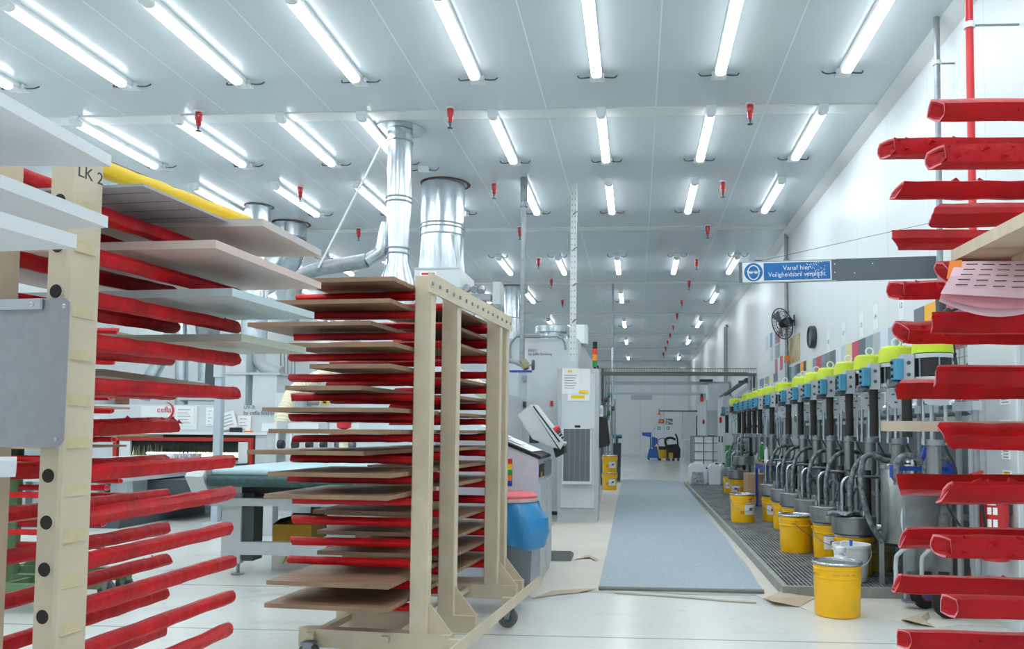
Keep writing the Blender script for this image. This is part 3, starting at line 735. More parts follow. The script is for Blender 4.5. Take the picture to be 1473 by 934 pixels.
# slim steel column
t = thing('steel_column', 'slim grey steel column standing left of the oven sign, in front of the oven', 'column', (-5.62, 10.47, 0))
MB().box(-.05, .05, -.05, .05, .012, 2.45, bev=.008).build('shaft', mat('column_blue_grey', (170, 182, 192), .45), t)
MB().box(-.12, .12, -.12, .12, .0003, .012).build('base_plate', lgrey, t)
mb = MB(); mb.box(-.06, .06, -.065, -.05, 1.95, 2.2)
for z in (2.0, 2.08, 2.15): mb.cyl((.03, -.066, z), (.03, -.075, z), .02, 10)
mb.build('switch_plate', lgrey, t)
# ---- belt conveyor table in the centre
t = thing('belt_conveyor', 'white belt conveyor table with pale teal belt behind the middle rack', 'conveyor', (0, 0, 0))
X0, X1, Y0 = -3.66, -1.62, 6.62; Y1 = 8.45; BZ = .92
mb = MB(); r = .03
pf = [(Y1, BZ)]+[(Y0+.0-r*math.sin(a), BZ-r+r*math.cos(a)) for a in [PI*i/10 for i in range(11)]]+[(Y1, BZ-2*r)]
mb.prismx(pf, X0+.07, X1-.07); mb.build('belt', teal, t, True)
MB().cyl((X0+.03, Y0+.01, BZ-r), (X0+.075, Y0+.01, BZ-r), .05, 16).build('roller_end', alu, t)
MB().cyl((X0+.06, Y0-.035, BZ-.10), (X1-.07, Y0-.035, BZ-.10), .048, 16).build('cleaning_brush', tealdk, t, True)
for x0, x1 in ((X0-.12, X0+.03), (X1-.03, X1+.04)):
    MB().prismx([(Y0-.1, BZ-.06), (Y0-.02, BZ+.02), (Y0+.45, BZ+.02), (Y0+.45, BZ-.22), (Y0+.06, BZ-.26)], x0, x1).build('side_bracket', mwhite, t)
MB().box(X0, X0+.06, Y0+.45, Y1, BZ-.18, BZ-.0).build('side_rail', mwhite, t); MB().box(X1-.06, X1, Y0+.45, Y1, BZ-.18, BZ).build('side_rail', mwhite, t)
MB().box(X0-.05, X1, Y0+.1, Y0+.18, .60, .665).build('cross_beam', lgrey, t)
MB().box(X0+.25, X1, Y0+.15, Y0+.23, .175, .285).build('lower_beam', lgrey, t)
MB().box(X0+.2, X1-.3, Y0+.25, Y0+.9, .67, .80).build('drive_unit', black, t)
for x in (X0+.08, X1-.2):
    for y in (Y0+.15, Y1-.2):
        MB().box(x, x+.17, y, y+.07, .10, .70).build('leg', lgrey, t); MB().box(x+.17, x+.27, y+.03, y+.2, .12, .70).build('leg', dgrey, t)
        f_ = MB().lathe([(.055, .0005), (.055, .012), (.015, .02), (.015, .10)], 14, Matrix.Translation((x+.13, y+.05, 0))).build('levelling_foot', galvp, t, True)
# carton under it
t = thing('carton', 'open yellow carton on the floor under the belt conveyor', 'box', (-3.28, 7.10, 0))
MB().box(0, .36, 0, .3, .0005, .17).build('lower_half', mat('carton_white', (222, 220, 214), .6), t)
mb = MB(); mb.box(0, .36, 0, .012, .17, .40); mb.box(0, .36, .288, .3, .17, .40); mb.box(0, .012, .012, .288, .17, .40); mb.box(.348, .36, .012, .288, .17, .40); mb.build('upper_half', boxyel, t)
mb = MB(); mb._add([(0, 0, .40), (0, .3, .40), (.10, .28, .46), (.06, .02, .45), (0, 0, .397), (0, .3, .397)], [(0, 1, 2, 3), (4, 5, 2, 3)]); mb._add([(0, .3, .40), (.36, .3, .40), (.33, .34, .47), (.04, .34, .47)], [(0, 1, 2, 3)])
mb._add([(.36, 0, .40), (.36, .3, .40), (.40, .28, .47), (.39, .02, .45)], [(0, 1, 2, 3)]); mb.build('flap', mat('carton_inside', (92, 80, 52), .8), t)
text('ATS', .10, boxyel, t, (.10, -.002, .05), (PI/2, 0, 0))
# ---- coating machine behind the conveyor
t = thing('coating_machine', 'white coating machine with roller bar and cream ribbed hoses behind the middle rack', 'machine', (0, 0, 0))
MB().box(-4.84, -1.7, 10.4, 11.9, .35, 1.74, bev=.03).build('body', mwhite, t)
MB().box(-4.4, -1.6, 9.15, 9.5, 1.235, 1.33, bev=.02).build('roller_bar', white, t)
for i in range(6): MB().box(-4.2+.5*i, -4.08+.5*i, 9.12, 9.53, 1.22, 1.35, bev=.01).build('bar_clamp', lgrey, t)
for x in (-4.35, -1.75): MB().box(x, x+.12, 9.2, 9.45, .70, 1.235).build('bar_post', lgrey, t)
MB().box(-4.5, -1.6, 9.15, 10.4, .55, .82).build('table', lgrey, t)
for x in (-4.4, -1.8): MB().box(x, x+.12, 9.25, 9.4, .0005, .55).build('leg', lgrey, t)
MB().box(-4.6, -1.9, 10.5, 11.9, .0005, .35).build('plinth', lgrey, t)
for i in range(13):
    x = -4.15+.17*i
    w = MB().lathe([(.02, -.03), (.05, -.03), (.05, .03), (.02, .03)], 16, Matrix.Translation((x, 9.14, 1.08)) @ Euler((0, PI/2, 0)).to_matrix().to_4x4()).build('guide_roller', hosegrey if i > 3 else black, t, True)
    MB().box(x-.06, x-.035, 9.13, 9.17, 1.03, 1.235).build('hanger', white, t)
MB().box(-4.2, -1.8, 9.10, 9.12, .98, 1.01).build('roller_rail', galvp, t)
def ribbed(path, r, nm='ribbed_hose', m=ivory, par=None):
    P = smooth_path(path, 14); return MB().tube(P, [r*(1+(.09 if i % 2 else -.02)) for i in range(len(P))], 14).build(nm, m, par)
ribbed([gy(405, 613, 9.6), gy(412, 585, 9.7), gy(425, 562, 9.9), gy(450, 547, 10.1), gy(478, 535, 10.3)], .085, par=t)
ribbed([gy(655, 540, 9.6), gy(685, 556, 9.7), gy(706, 572, 9.9), gy(718, 600, 10.0)], .09, par=t)
MB().box(gy(430, 0, 10.2).x, gy(455, 0, 10.2).x, 10.1, 10.399, 1.54, 1.66, bev=.01).build('motor', mgrey, t)
MB().cyl((gy(455, 0, 10.2).x, 10.25, 1.6), (gy(470, 0, 10.2).x, 10.25, 1.6), .03, 10).build('motor_shaft', galvp, t)
tri = gy(467, 577, 10.38); MB().prismy([(tri.x-.06, tri.z-.045), (tri.x+.06, tri.z-.045), (tri.x, tri.z+.06)], 10.385, 10.395).build('warning_sign', yel, t)
MB().prismy([(tri.x-.022, tri.z-.03), (tri.x+.022, tri.z-.03), (tri.x+.022, tri.z-.012), (tri.x-.022, tri.z)], 10.38, 10.386).build('warning_symbol', black, t)
# white hooded end with red cup on the conveyor
tt = thing('spray_gun_stand', 'cream gun shaped stand with a red cup beside the oven', 'stand', (-4.45, 9.0, .875))
mb = MB()
# place on the conveyor belt
tt.location = (-3.2, 8.6, BZ+.0005)
MB().lathe([(.16, 0), (.16, .02), (.07, .06), (.045, .12), (.05, .3), (.06, .34)], 16).build('stand', ivory, tt, True)
MB().lathe([(.02, .34), (.075, .36), (.08, .43), (.02, .43)], 14).build('cup', inkred, tt, True)
MB().box(-.03, .03, -.02, .02, .43, .50).build('cap', yel, tt)
# ---- ceiling ducts
def duct(name_label, cx, cy, r, z0, bands=(), flange=0, seams=True, hole=True, label='', taper=None):
    t = thing('ventilation_duct', label, 'duct', (cx, cy, 0))
    prof = [(r, z0), (r, ZC-.02)] if taper is None else taper+[(r, ZC-.02)]
    MB().lathe(prof, 32).build('pipe', galv, t, True)
    for z, rr_ in bands: MB().lathe([(rr_, z-.012), (rr_+.012, z-.006), (rr_+.012, z+.006), (rr_, z+.012)], 32, cap=False).build('band', galvp, t, True)
    if flange: MB().lathe([(r, ZC-.016), (flange, ZC-.014), (flange, ZC-.002), (r, ZC-.002)], 36, cap=False).build('flange', galv, t, True)
    elif hole: MB().lathe([(r+.002, ZC-.004), (r*1.16, ZC-.003), (r*1.16, ZC-.0008), (r+.002, ZC-.0008)], 36, Matrix.Translation((r*.10, .0, 0)), cap=False).build('ceiling_cutout', mat('cutout', (96, 70, 60), .8), t)
    return t
c = gz(576, 186, ZC); r = .14
z1, z2, z3, z4 = gy(576, 292, c.y).z, gy(576, 366, c.y).z, gy(576, 378, c.y).z, gy(576, 408, c.y).z
d1 = duct('', c.x, c.y, r, z4, [(z1, r), (z1+.05, r), (z2, .118), (gy(576, 205, c.y).z, r), (z2+.06, .122)], flange=.275, label='slim shiny galvanised duct with a wide ceiling flange above the middle rack',
          taper=[(.21, z4-.35), (.205, z4), (.12, z3), (.118, z2), (r, z1)])
# branch pipe
pA = gy(558, 322, c.y); pB = gy(548, 362, c.y); pC = gy(528, 375, c.y); pD = gy(465, 386, c.y); pE = gy(440, 394, c.y); pF = gy(425, 412, c.y)
off = Vector((-c.x, -c.y, 0))
MB().tube(smooth_path([pA+off, (pA*.45+pB*.55)+off, pB+off, pC+off], 6), .075, 16).build('branch_pipe', galv, d1, True)
MB().tube([pC+off, pD+off], .085, 16).build('cross_pipe', galvp, d1, True)
MB().tube(smooth_path([pD+off, pE+off, pF+off, pF+off-Vector((.03, 0, .5))], 6), .08, 16).build('elbow', galvp, d1, True)
ca = gy(553, 212, c.y)+off; cb = gy(463, 388, c.y)+off
MB().cyl(ca+Vector((0, -.1, 0)), cb+Vector((0, -.1, .0)), .012, 8).build('stay_rod', white, d1)
MB().box(-.3, .3, -.3, .24, .0005, z4-.34).build('machine_tower', mwhite, d1)
# wide duct with square transition on the booth
c = gz(638, 265, ZC); r = .30
zt1, zt2 = gy(638, 343, c.y).z, gy(638, 392, c.y).z
d2 = duct('', c.x, c.y, r, zt1, [(zt1+.02, r), (zt1+.12, r), (zt1+.17, r)], label='wide shiny galvanised duct narrowing to a square base above the middle rack')
mb = MB(); n = 32; v = []; f = []
for i in range(n):
    a = 2*PI*i/n+PI/4; v.append((r*math.cos(a), r*math.sin(a), zt1))
sq = .262
for i in range(n):
    a = 2*PI*i/n+PI/4; k = max(abs(math.cos(a)), abs(math.sin(a))); v.append((sq*math.cos(a)/k, sq*math.sin(a)/k, zt2))
for i in range(n): f.append((i, (i+1) % n, n+(i+1) % n, n+i))
mb._add(v, f); mb.build('square_transition', galv, d2)
BTOP = 2.65
MB().box(-.30, .34, -.32, .55, 1.741, zt2-.02).build('fan_housing', mwhite, d2)
MB().box(-.31, .32, -.33, .56, zt2-.02, zt2, bev=.01).build('housing_lid', lgrey, d2)
lab_ = MB().box(-.22, .0, -.327, -.321, zt2-.25, zt2-.05).build('label_plate', paper, d2); MB().box(-.2, -.02, -.329, -.3275, zt2-.1, zt2-.07).build('red_bar', inkred, lab_)
mb = MB(); 
for i in range(6): mb.cyl((.12+.1*i, -.35, zt2-.28-.03*(i % 3)), (.12+.1*i, -.25, zt2-.28), .05, 10)
mb.box(.1, .75, -.34, -.2, zt2-.45, zt2-.36); mb.build('valve_block', galvp, d2)
mb = MB(); 
for i in range(5): mb.box(.78-.0+.02*i, .80+.02*i, -.35, -.1, zt2-.5, zt2-.2)
mb.build('motor_fins', lgrey, d2)
# two ducts over the left rack
c = gz(371, 297, ZC); d3 = duct('', c.x, c.y, .19, 2.6, label='left one of two short galvanised ducts above the oven')
c = gz(417, 322, ZC); r = .27; ze = gy(417, 345, c.y).z
d4 = duct('', c.x, c.y, r, ze, [(ze+.02, r)], label='right one of two galvanised ducts above the oven, turning into an elbow')
MB().tube(smooth_path([(0, 0, ze), (-.02, 0, ze-.22), (-.15, 0, ze-.45), (-.42, 0, ze-.66), (-.9, 0, ze-.92), (-1.4, 0, ze-1.2)], 5), r*.98, 24).build('elbow', galv, d4, True)
for q in (gy(402, 372, c.y),):
    pass
c = gz(737, 412, ZC); d5 = duct('', c.x, c.y, .19, BTOP-.6, [(gy(737, 458, c.y).z, .19)], label='galvanised duct rising behind the hanging conduit right of the middle rack')
# ducts seen low between the left boards
t = thing('extraction_ducts', 'cluster of galvanised extraction ducts and white box ducts above the oven', 'ducts', (0, 0, 0))
DY = 13.6
def at(x, y): return gy(x, y, DY)
MB().tube([at(262, 440), at(240, 500), at(213, 550), at(205, 575)], .12, 16).build('inclined_pipe', galv, t, True)
MB().tube([at(262, 400), at(261, 590)], .105, 18).build('vertical_pipe', galv, t, True)
a1, a2 = at(298, 512), at(298, 549)
MB().cyl((a2.x, DY, a2.z), (a1.x, DY, a1.z), .15, 20).build('round_neck', galv, t, True)
MB().cyl((a1.x, DY, a1.z), (a1.x, DY, at(298, 400).z), .15, 18, .30).build('cone', galvp, t, True)
MB().box(at(284, 0).x, at(345, 0).x, DY-.2, DY+.4, at(0, 575).z-.0, at(298, 549).z).build('fan_box', lgrey, t)
for x0, x1, y0, y1 in ((347, 381, 508, 585), (391, 424, 540, 600)):
    MB().box(at(x0, 0).x, at(x1, 0).x, DY-.3, DY+.1, at(360, y1).z, at(360, y0).z).build('box_duct', mwhite, t)
    MB().box(at(x0-4, 0).x, at(x1+5, 0).x, DY-.33, DY+.13, at(360, 541).z, at(360, 538).z).build('box_flange', lgrey, t)
MB().tube(smooth_path([at(370, 500), at(374, 520), at(386, 532), at(405, 537)], 6), .12, 14).build('elbow', lgrey, t, True)
for i in range(5): MB().cyl(at(404+5*i, 500), at(404+5*i, 540), .012, 8).build('thin_pipe', galvp, t)
MB().box(at(300, 0).x, at(350, 0).x, DY-.05, DY, at(0, 560).z, at(0, 556).z).build('rail', galvp, t)
MB().box(at(322, 0).x, at(345, 0).x, DY-.25, DY-.2, at(0, 556).z, at(0, 520).z, bev=.02).build('blower', dgrey, t)
MB().box(at(200, 0).x, at(425, 0).x, DY-.3, DY+.3, 1.625, at(360, 585).z).build('box_duct', mwhite, t)
# brick pillar far left
brk = mat('brick', (138, 92, 70), .8, var=.4, scale=14)
tag(MB().box(gy(187, 0, 14.6).x, gy(193, 0, 14.6).x, 14.6, 14.9, .0005, 2.0).build('brick_pillar', brk), 'narrow brown brick pillar behind the oven logo', 'pillar')
# ---- coating booth with lettering
t = thing('spray_booth', 'large white coating booth behind the control cabinet, lettered by its maker', 'booth', (0, 0, 0))
BX0, BX1, BY = -3.3, -.88, 11.95
MB().box(BX0, BX1, BY, 16.2, .06, BTOP-.001, bev=.02).build('body', mwhite, t)
MB().box(BX0+.05, BX1-.05, BY+.05, 16.1, .0005, .06).build('plinth', dgrey, t)
text('EASY\nby cefla finishing', .055, ink, t, (gy(760, 503, BY).x, BY-.004, gy(760, 506, BY).z), (PI/2, 0, 0))
z = BTOP+.02
MB().tube(smooth_path([(gy(742, 0, BY).x, BY-.08, z-.35), (gy(742, 0, BY).x, BY-.08, z-.12), (gy(750, 0, BY).x, BY-.08, z)], 5)+smooth_path([(gy(808, 0, BY).x, BY-.08, z), (gy(816, 0, BY).x, BY-.08, z-.06), (gy(819, 0, BY).x, BY-.08, z-.2)], 5), .016, 8).build('top_pipe', galvp, t, True)
MB().box(gy(753, 0, BY).x, gy(764, 0, BY).x, BY-.02, BY, gy(0+760, 600, BY).z, gy(760, 533, BY).z).build('door_panel', lgrey, t)
for y in (541, 578): MB().box(gy(759, 0, BY).x, gy(764, 0, BY).x, BY-.07, BY-.02, gy(760, y+8, BY).z, gy(760, y, BY).z, bev=.01).build('door_handle', galvp if y == 541 else dgrey, t)
MB().box(gy(797.5, 0, BY).x, gy(801, 0, BY).x, BY-.04, BY, gy(800, 584, BY).z, gy(800, 577, BY).z).build('red_switch', inkred, t)
c = gy(796, 476, 13.2)
MB().lathe([(.22, BTOP), (.22, c.z-.04), (.30, c.z-.04), (.30, c.z+.06), (.28, c.z+.08)], 30, Matrix.Translation((c.x, 13.2, 0))).build('round_hood', galv, t, True)
MB().box(gy(828, 0, 12.6).x, gy(848, 0, 12.6).x, 12.6, 13.0, BTOP, gy(838, 467, 12.6).z, bev=.04).build('roof_box', white, t)
# hanging conduits
t = thing('hanging_conduit', 'round grey conduit hanging from the ceiling right of the middle rack, ending in a valve', 'pipe', tuple(gz(754, 256, ZC)))
zb_ = gy(752.5, 518, 10.63).z-ZC
MB().cyl((0, 0, -.001), (0, 0, -.32), .05, 14).build('sleeve', galvp, t, True); MB().cyl((0, 0, -.32), (0, 0, zb_), .035, 14).build('pipe', galvp, t, True)
MB().lathe([(.05, -.34), (.055, -.34), (.055, -.40), (.05, -.40)], 14, cap=False).build('coupling', galvp, t)
MB().tube([(0, 0, zb_), (.04, 0, zb_-.06), (.06, -.02, zb_-.12)], [.05, .06, .04], 10).build('valve_body', tan, t)
MB().lathe([(.02, 0), (.07, .0), (.07, .03), (.02, .03)], 14, Matrix.Translation((.14, -.03, zb_-.07)) @ Euler((0, PI/2, 0)).to_matrix().to_4x4()).build('hand_wheel', dgrey, t)
MB().cyl((.04, -.03, zb_-.07), (.145, -.03, zb_-.07), .015, 8).build('valve_stem', galvp, t)
MB().tube(smooth_path([(0, 0, zb_-.06), (-.1, .02, zb_-.02), (-.28, .1, zb_+.02), (-.4, .3, zb_+.02)], 5), .035, 10).build('elbow_pipe', galvp, t, True)
MB().box(-.16, .14, -.05, -.03, zb_-.17, zb_-.14).build('lever', bluest, t)
t = thing('perforated_channel', 'white perforated steel channel hanging from the ceiling down behind the control cabinet', 'channel', tuple(gz(826, 264, ZC)))
zb_ = 2.2-ZC
MB().box(-.042, .042, -.03, .03, zb_, -.0008).build('channel', mat('channel_white', (206, 212, 214), .4), t)
mb = MB(); z = -.15
while z > zb_+.1:
    mb.box(-.028, -.016, -.0305, -.03, z-.012, z+.012); mb.box(.014, .026, -.0305, -.03, z-.012, z+.012); z -= .08
o = mb.build('slots', mat('slot_grey', (140, 146, 150), .6), t); o['kind'] = 'stuff'
z = -.45; 
while z > zb_+.2:
    MB().tube([(-.01, -.034, z), (.02, -.045, z+.03), (.05, -.03, z+.045)], .006, 6).build('cable_tie', dgrey, t); z -= .5
# control cabinet
CXa, CXb, CYf, CH = -1.10, -.52, 11.10, 2.13
t = thing('control_cabinet', 'tall grey control cabinet with vent grille and notices beside the aisle', 'cabinet', (CXa, CYf, 0))
cw = CXb-CXa
MB().box(0, cw, 0, .42, .14, CH, bev=.01).build('body', lgrey, t); MB().box(.01, cw-.01, .01, .41, .0005, .1395).build('plinth', lgrey, t)
MB().box(.05, cw-.05, -.02, 0, .20, CH-.07, bev=.006).build('door', mwhite, t)
g0 = gy(812, 617, CYf); g1 = gy(849, 696, CYf)
gr = MB().box(g0.x-CXa-.02, g1.x-CXa+.02, -.13, -.02, g1.z-.0, g0.z+.01, bev=.02).build('cooling_unit', white, t)
MB().box(g0.x-CXa, g1.x-CXa, -.134, -.13, g1.z+.04, g0.z).build('grille', mat('grille_dark', (88, 94, 100), .5), gr)
mb = MB(); z = g1.z+.05
while z < g0.z-.01: mb.box(g0.x-CXa+.005, g1.x-CXa-.005, -.139, -.134, z, z+.009); z += .02
for k in range(4):
    xx = g0.x-CXa+.07+.075*k; mb.box(xx, xx+.018, -.141, -.134, g1.z+.04, g0.z)
o = mb.build('slats', mat('slat_grey', (120, 126, 132), .45), gr); o['kind'] = 'stuff'
def cbx(x0, x1, y0, y1, m, nm, dy=-.024, par=None, th=.003):
    a = gy(x0, y0, CYf); b_ = gy(x1, y1, CYf); return MB().box(a.x-CXa, b_.x-CXa, dy-th, dy, b_.z, a.z).build(nm, m, par or t)
n1 = cbx(809, 833, 530, 567, paper, 'notice_paper'); n2 = cbx(831, 849, 531, 567, mat('paper_two', (228, 231, 232), .7), 'notice_paper', -.0215); n3 = cbx(817, 848, 567.5, 577, paper, 'notice_paper')
cbx(833, 846, 562, 566, yel, 'highlight', -.0275, n2); cbx(822, 841, 569, 573.5, yel, 'highlight', -.0275, n3); cbx(817, 823, 533, 536, yel, 'highlight', -.0275, n1)
for k in range(6): cbx(812, 830-(k % 3)*2, 540+3.6*k, 541+3.6*k, mat('print_grey', (150, 156, 160), .7), 'print_line', -.0275, n1)
cbx(827, 835, 612, 615.5, black, 'door_lock')
MB().cyl((cw-.03, .2, CH), (cw-.03, .2, CH+.06), .012, 8).build('beacon_stem', black, t)
bc = gy(855, 500, CYf)
bx = cw-.075; zz = CH+.04
for nm, m, h in (('beacon_green', mat('beacon_green', (30, 140, 70), .35), .09), ('beacon_amber', mat('beacon_amber', (250, 150, 30), .35), .09), ('beacon_red', mat('beacon_red', (226, 60, 44), .35), .08), ('beacon_cap', black, .10)):
    MB().cyl((bx, .2, zz), (bx, .2, zz+h-.004), .033, 16).build(nm, m, t, True); zz += h
MB().cyl((bx, .2, CH), (bx, .2, CH+.04), .02, 10).build('beacon_foot', black, t)
sx = gy(856, 640, CYf).x-CXa
t2 = thing('junction_case', 'black case hung on the right side of the control cabinet under a white box', 'case', (CXb+.0005, CYf+.05, 0))
MB().prismy([(0, 1.02), (.14, 1.06), (.15, 1.1), (.11, 1.44), (0, 1.46)], 0, .22).build('case', black, t2)
MB().box(0, .05, .0, .12, 1.465, 1.62, bev=.008).build('white_box', white, t2); MB().box(.01, .04, -.002, 0, 1.50, 1.58).build('display', mgrey, t2)
# operator console with tilted panel
console = t = thing('operator_console', 'grey operator console with slanted top in front of the white booth', 'console', (0, 0, 0))
CX0, CX1, CY0, CY1 = -1.50, -.80, 6.52, 7.45
MB().prismy([(CX0, .001), (CX1, .001), (CX1, 1.03), (CX1-.04, 1.05), (-1.30, 1.24), (CX0, 1.24)], CY0, CY1).build('body', mat('console_lilac_grey', (196, 196, 206), .4, var=.04), t)
MB().box(CX1, CX1+.02, CY0+.03, CY0+.45, .06, .84).build('door', lgrey, t); MB().box(CX1, CX1+.02, CY0+.48, CY1-.03, .06, .84).build('door', lgrey, t)
sl = MB().box(CX1-.0, CX1+.012, CY0+.05, CY0+.34, .88, .985).build('slot', black, t); MB().box(CX1+.012, CX1+.018, CY0+.08, CY0+.14, .885, .92).build('tag', orange, sl)
MB().box(CX1, CX1+.014, CY0+.4, CY0+.9, .87, 1.0).build('front_plate', galvp, t)
MB().prismy([(CX1+.03, 1.035), (CX1+.02, 1.055), (-1.30, 1.265), (-1.32, 1.243), (CX1-.04, 1.052)], CY0-.01, CY0+.72).build('desk_edge', black, t)
for z, m in ((.99, inkred), (.945, yel), (.90, mat('tag_green', (40, 140, 70), .5)), (.855, orange), (.81, bluest)):
    MB().box(-1.055, -1.015, CY0-.004, CY0-.0, z, z+.042).build('colour_tag', m, t)
tt = thing('paper_stack', 'loose white paper sheets lying on the slanted top of the operator console', 'papers', (0, 0, 0))
for i in range(3):
    M = Matrix.Translation((CX1-.17-.12*i, CY0+.25+.05*i, 1.143+.056*i)) @ Euler((0, math.atan2(.21, .52), .1*i-.1)).to_matrix().to_4x4()
    MB().box(-.14, .14, -.2, .2, 0, .004, M).build('sheet', paper, tt)
    MB().box(-.10, .1, -.12, -.11, .004, .005, M).build('print_line', ink, tt)
tt = bpy.data.objects.new('control_panel', None); COL.objects.link(tt); tt.parent = console; tt['label'] = 'tilted white touch panel with red emergency button'
PY = 7.15
def pp(x, y): q = gy(x, y, PY); return (q.x, q.z)
MB().prismy([pp(744, 597), pp(763, 583), pp(803, 646), pp(766, 632)][::-1], PY, PY+.30).build('rear_housing', lgrey, tt)
MB().prismy([pp(763, 583), pp(768, 582), pp(811, 638), pp(806, 647)], PY-.01, PY+.34).build('screen_frame', mwhite, tt)
MB().prismy([pp(766.5, 585), pp(768, 584), pp(806, 635), pp(804.5, 637)], PY-.013, PY-.0105).build('gasket', black, tt)
a_ = pp(799, 618); nrm = Vector((.8, 0, .6))
base = Vector((a_[0], PY+.06, a_[1]))
MB().cyl(base-nrm*.02, base+nrm*.035, .026, 14).build('emergency_button', inkred, tt, True)
for k in range(4):
    a_ = pp(803+1.5*k, 622+4.5*k); b_ = Vector((a_[0], PY+.06+.04*k, a_[1])); MB().cyl(b_-nrm*.02, b_+nrm*.02, .012, 10).build('knob', dgrey, tt)
MB().prismy([pp(795, 645), pp(811, 642), pp(812, 652), pp(799, 659)], PY+.02, PY+.25).build('hinge_box', black, tt)
q = pp(766, 632); MB().box(q[0]-.04, q[0]+.04, PY+.08, PY+.2, 1.15, q[1]+.12).build('support_arm', dgrey, tt)
# waste bin with blue bag
BXc, BYc = -.955, 6.19
t = thing('waste_bin', 'grey waste bin with blue bag and red lid between rack and console', 'bin', (BXc, BYc, 0))
MB().lathe([(.13, .001), (.14, .02), (.165, .68), (.17, .70)], 24).build('bin', mat('bin_grey', (104, 110, 116), .5, var=.1), t, True)
mb = MB(); n = 40; prof = [(.150, .40), (.168, .43), (.205, .49), (.21, .60), (.192, .68), (.178, .715)]; v = []; f = []
for k, (r, z) in enumerate(prof):
    for i in range(n):
        a = 2*PI*i/n; w = 1+(.06 if k < 5 else .01)*math.sin(a*7+k)*(1 if k < 5 else 0)+.04*math.sin(a*3+1.3*k)
        w2 = (.10*max(0, math.cos(a-.2)))*(1 if k in (1, 2, 3) else .3)
        v.append(((r*w+w2*.7)*math.cos(a), (r*w+w2*.7)*math.sin(a), z-(.06*math.cos(a) if k < 2 else 0)))
for k in range(len(prof)-1):
    for i in range(n): f.append((k*n+i, k*n+(i+1) % n, (k+1)*n+(i+1) % n, (k+1)*n+i))
mb._add(v, f); mb.build('bin_bag', bagblue, t, True)
MB().lathe([(.02, .80), (.16, .79), (.19, .765), (.19, .72), (.18, .715)], 28).build('lid', mat('lid_pinkred', (216, 92, 98), .35), t, True)
MB().lathe([(.191, .718), (.195, .722), (.195, .742), (.191, .746)], 28, cap=False).build('lid_rim', mat('lid_rim_clear', (200, 176, 178), .3), t)
# wedge ramp
wdg = gz(797, 806, 0); t = MB().prismx([(0, .0005), (.34, .0005), (.34, .03), (0, .10)], 0, .26).build('wedge_ramp', mat('wedge_grey', (120, 126, 128), .6)); t.location = (wdg.x-.09, wdg.y-.08, .003); tag(t, 'grey wedge ramp on the floor in front of the control cabinet', 'ramp')
#@@RIGHT
# ================================================================== right side: paint pumps on the platform
PX = 2.0
def pump_y(px): return gx(px, 500, PX).y
def make_pump():
    t = thing('paint_pump', 'x', 'pump')
    MB().lathe([(.02, 1.935), (.10, 1.932), (.122, 1.915), (.128, 1.89), (.134, 1.805), (.02, 1.805)], 28).build('cap', lime, t, True)
    MB().tube(arc((0, 0, 1.965), .032, 0, 2*PI, 14)[:-1], .007, 6, closed=True).build('lifting_eye', white, t, True)
    MB().lathe([(.05, 1.80), (.13, 1.80), (.13, 1.772), (.05, 1.772)], 28).build('upper_ring', lgrey, t, True)
    MB().lathe([(.05, 1.772), (.118, 1.772), (.118, 1.645), (.05, 1.645)], 24).build('motor', black, t, True)
    for i in range(6):
        a = PI/6+i*PI/3; MB().cyl((.122*math.cos(a), .122*math.sin(a), 1.645), (.122*math.cos(a), .122*math.sin(a), 1.772), .006, 6).build('tie_bolt', galvp, t)
    MB().lathe([(.05, 1.645), (.13, 1.645), (.13, 1.618), (.05, 1.618)], 28).build('lower_ring', lgrey, t, True)
    br = MB().box(-.215, -.135, -.05, .04, 1.60, 1.80, bev=.006).build('valve_bracket', mgrey, t)
    for z in (1.66, 1.74): MB().cyl((-.175, -.055, z), (-.175, -.049, z), .013, 12).build('hole', dgrey, br)
    bb = MB().box(-.275, -.2155, -.08, .02, 1.625, 1.765, bev=.008).build('valve_box', blueb, t)
    for z in (1.65, 1.695, 1.74): MB().cyl((-.29, -.03, z), (-.275, -.03, z), .011, 8).build('push_fitting', black, bb)
    MB().cyl((-.30, 0, 1.605), (-.16, 0, 1.605), .026, 12).build('muffler', hosegrey, t, True)
    MB().tube(smooth_path([(-.175, -.01, 1.64), (-.178, -.01, 1.5), (-.176, -.01, 1.38), (-.178, -.01, 1.24)], 6), .034, 12).build('air_hose', blackrub, t, True)
    pl = MB().prismy([(-.10, 1.60), (.10, 1.60), (.10, 1.50), (.06, 1.455), (-.06, 1.455), (-.10, 1.50)], -.075, -.068).build('mount_plate', mgrey, t)
    for x, z in ((-.05, 1.56), (.05, 1.56), (-.03, 1.50), (.03, 1.50), (0, 1.53)): MB().box(x-.012, x+.012, -.078, -.075, z-.006, z+.006).build('slot', dgrey, pl)
    for x in (-.075, .075, .0): MB().cyl((x, .03 if x == 0 else -.02, 1.19), (x, .03 if x == 0 else -.02, 1.62), .013, 8).build('tie_rod', galv, t, True)
    MB().lathe([(.03, 1.225), (.064, 1.225), (.064, 1.185), (.03, 1.185)], 18).build('flange', galvp, t, True)
    MB().lathe([(.045, 1.18), (.048, .92), (.03, .90), (.03, .87)], 16).build('pump_tube', steel, t, True)
    for y in (-.14, .14): MB().cyl((.22, y, .0005), (.22, y, 1.50), .022, 10).build('ram_post', galvp, t, True)
    MB().box(.19, .25, -.17, .17, 1.42, 1.48).build('ram_bridge', mgrey, t)
    MB().tube(smooth_path([(.05, -.06, 1.18), (.10, -.12, 1.0), (.04, -.10, .82), (.12, -.12, .66)], 6), .009, 6).build('air_line', black, t)
    return t
pump0 = make_pump(); pump0_used = False
capx = [1341, 1289, 1250.6, 1220, 1194, 1174, 1155, 1129, 1110, 1101.5, 1093, 1085, 1077.5, 1058]
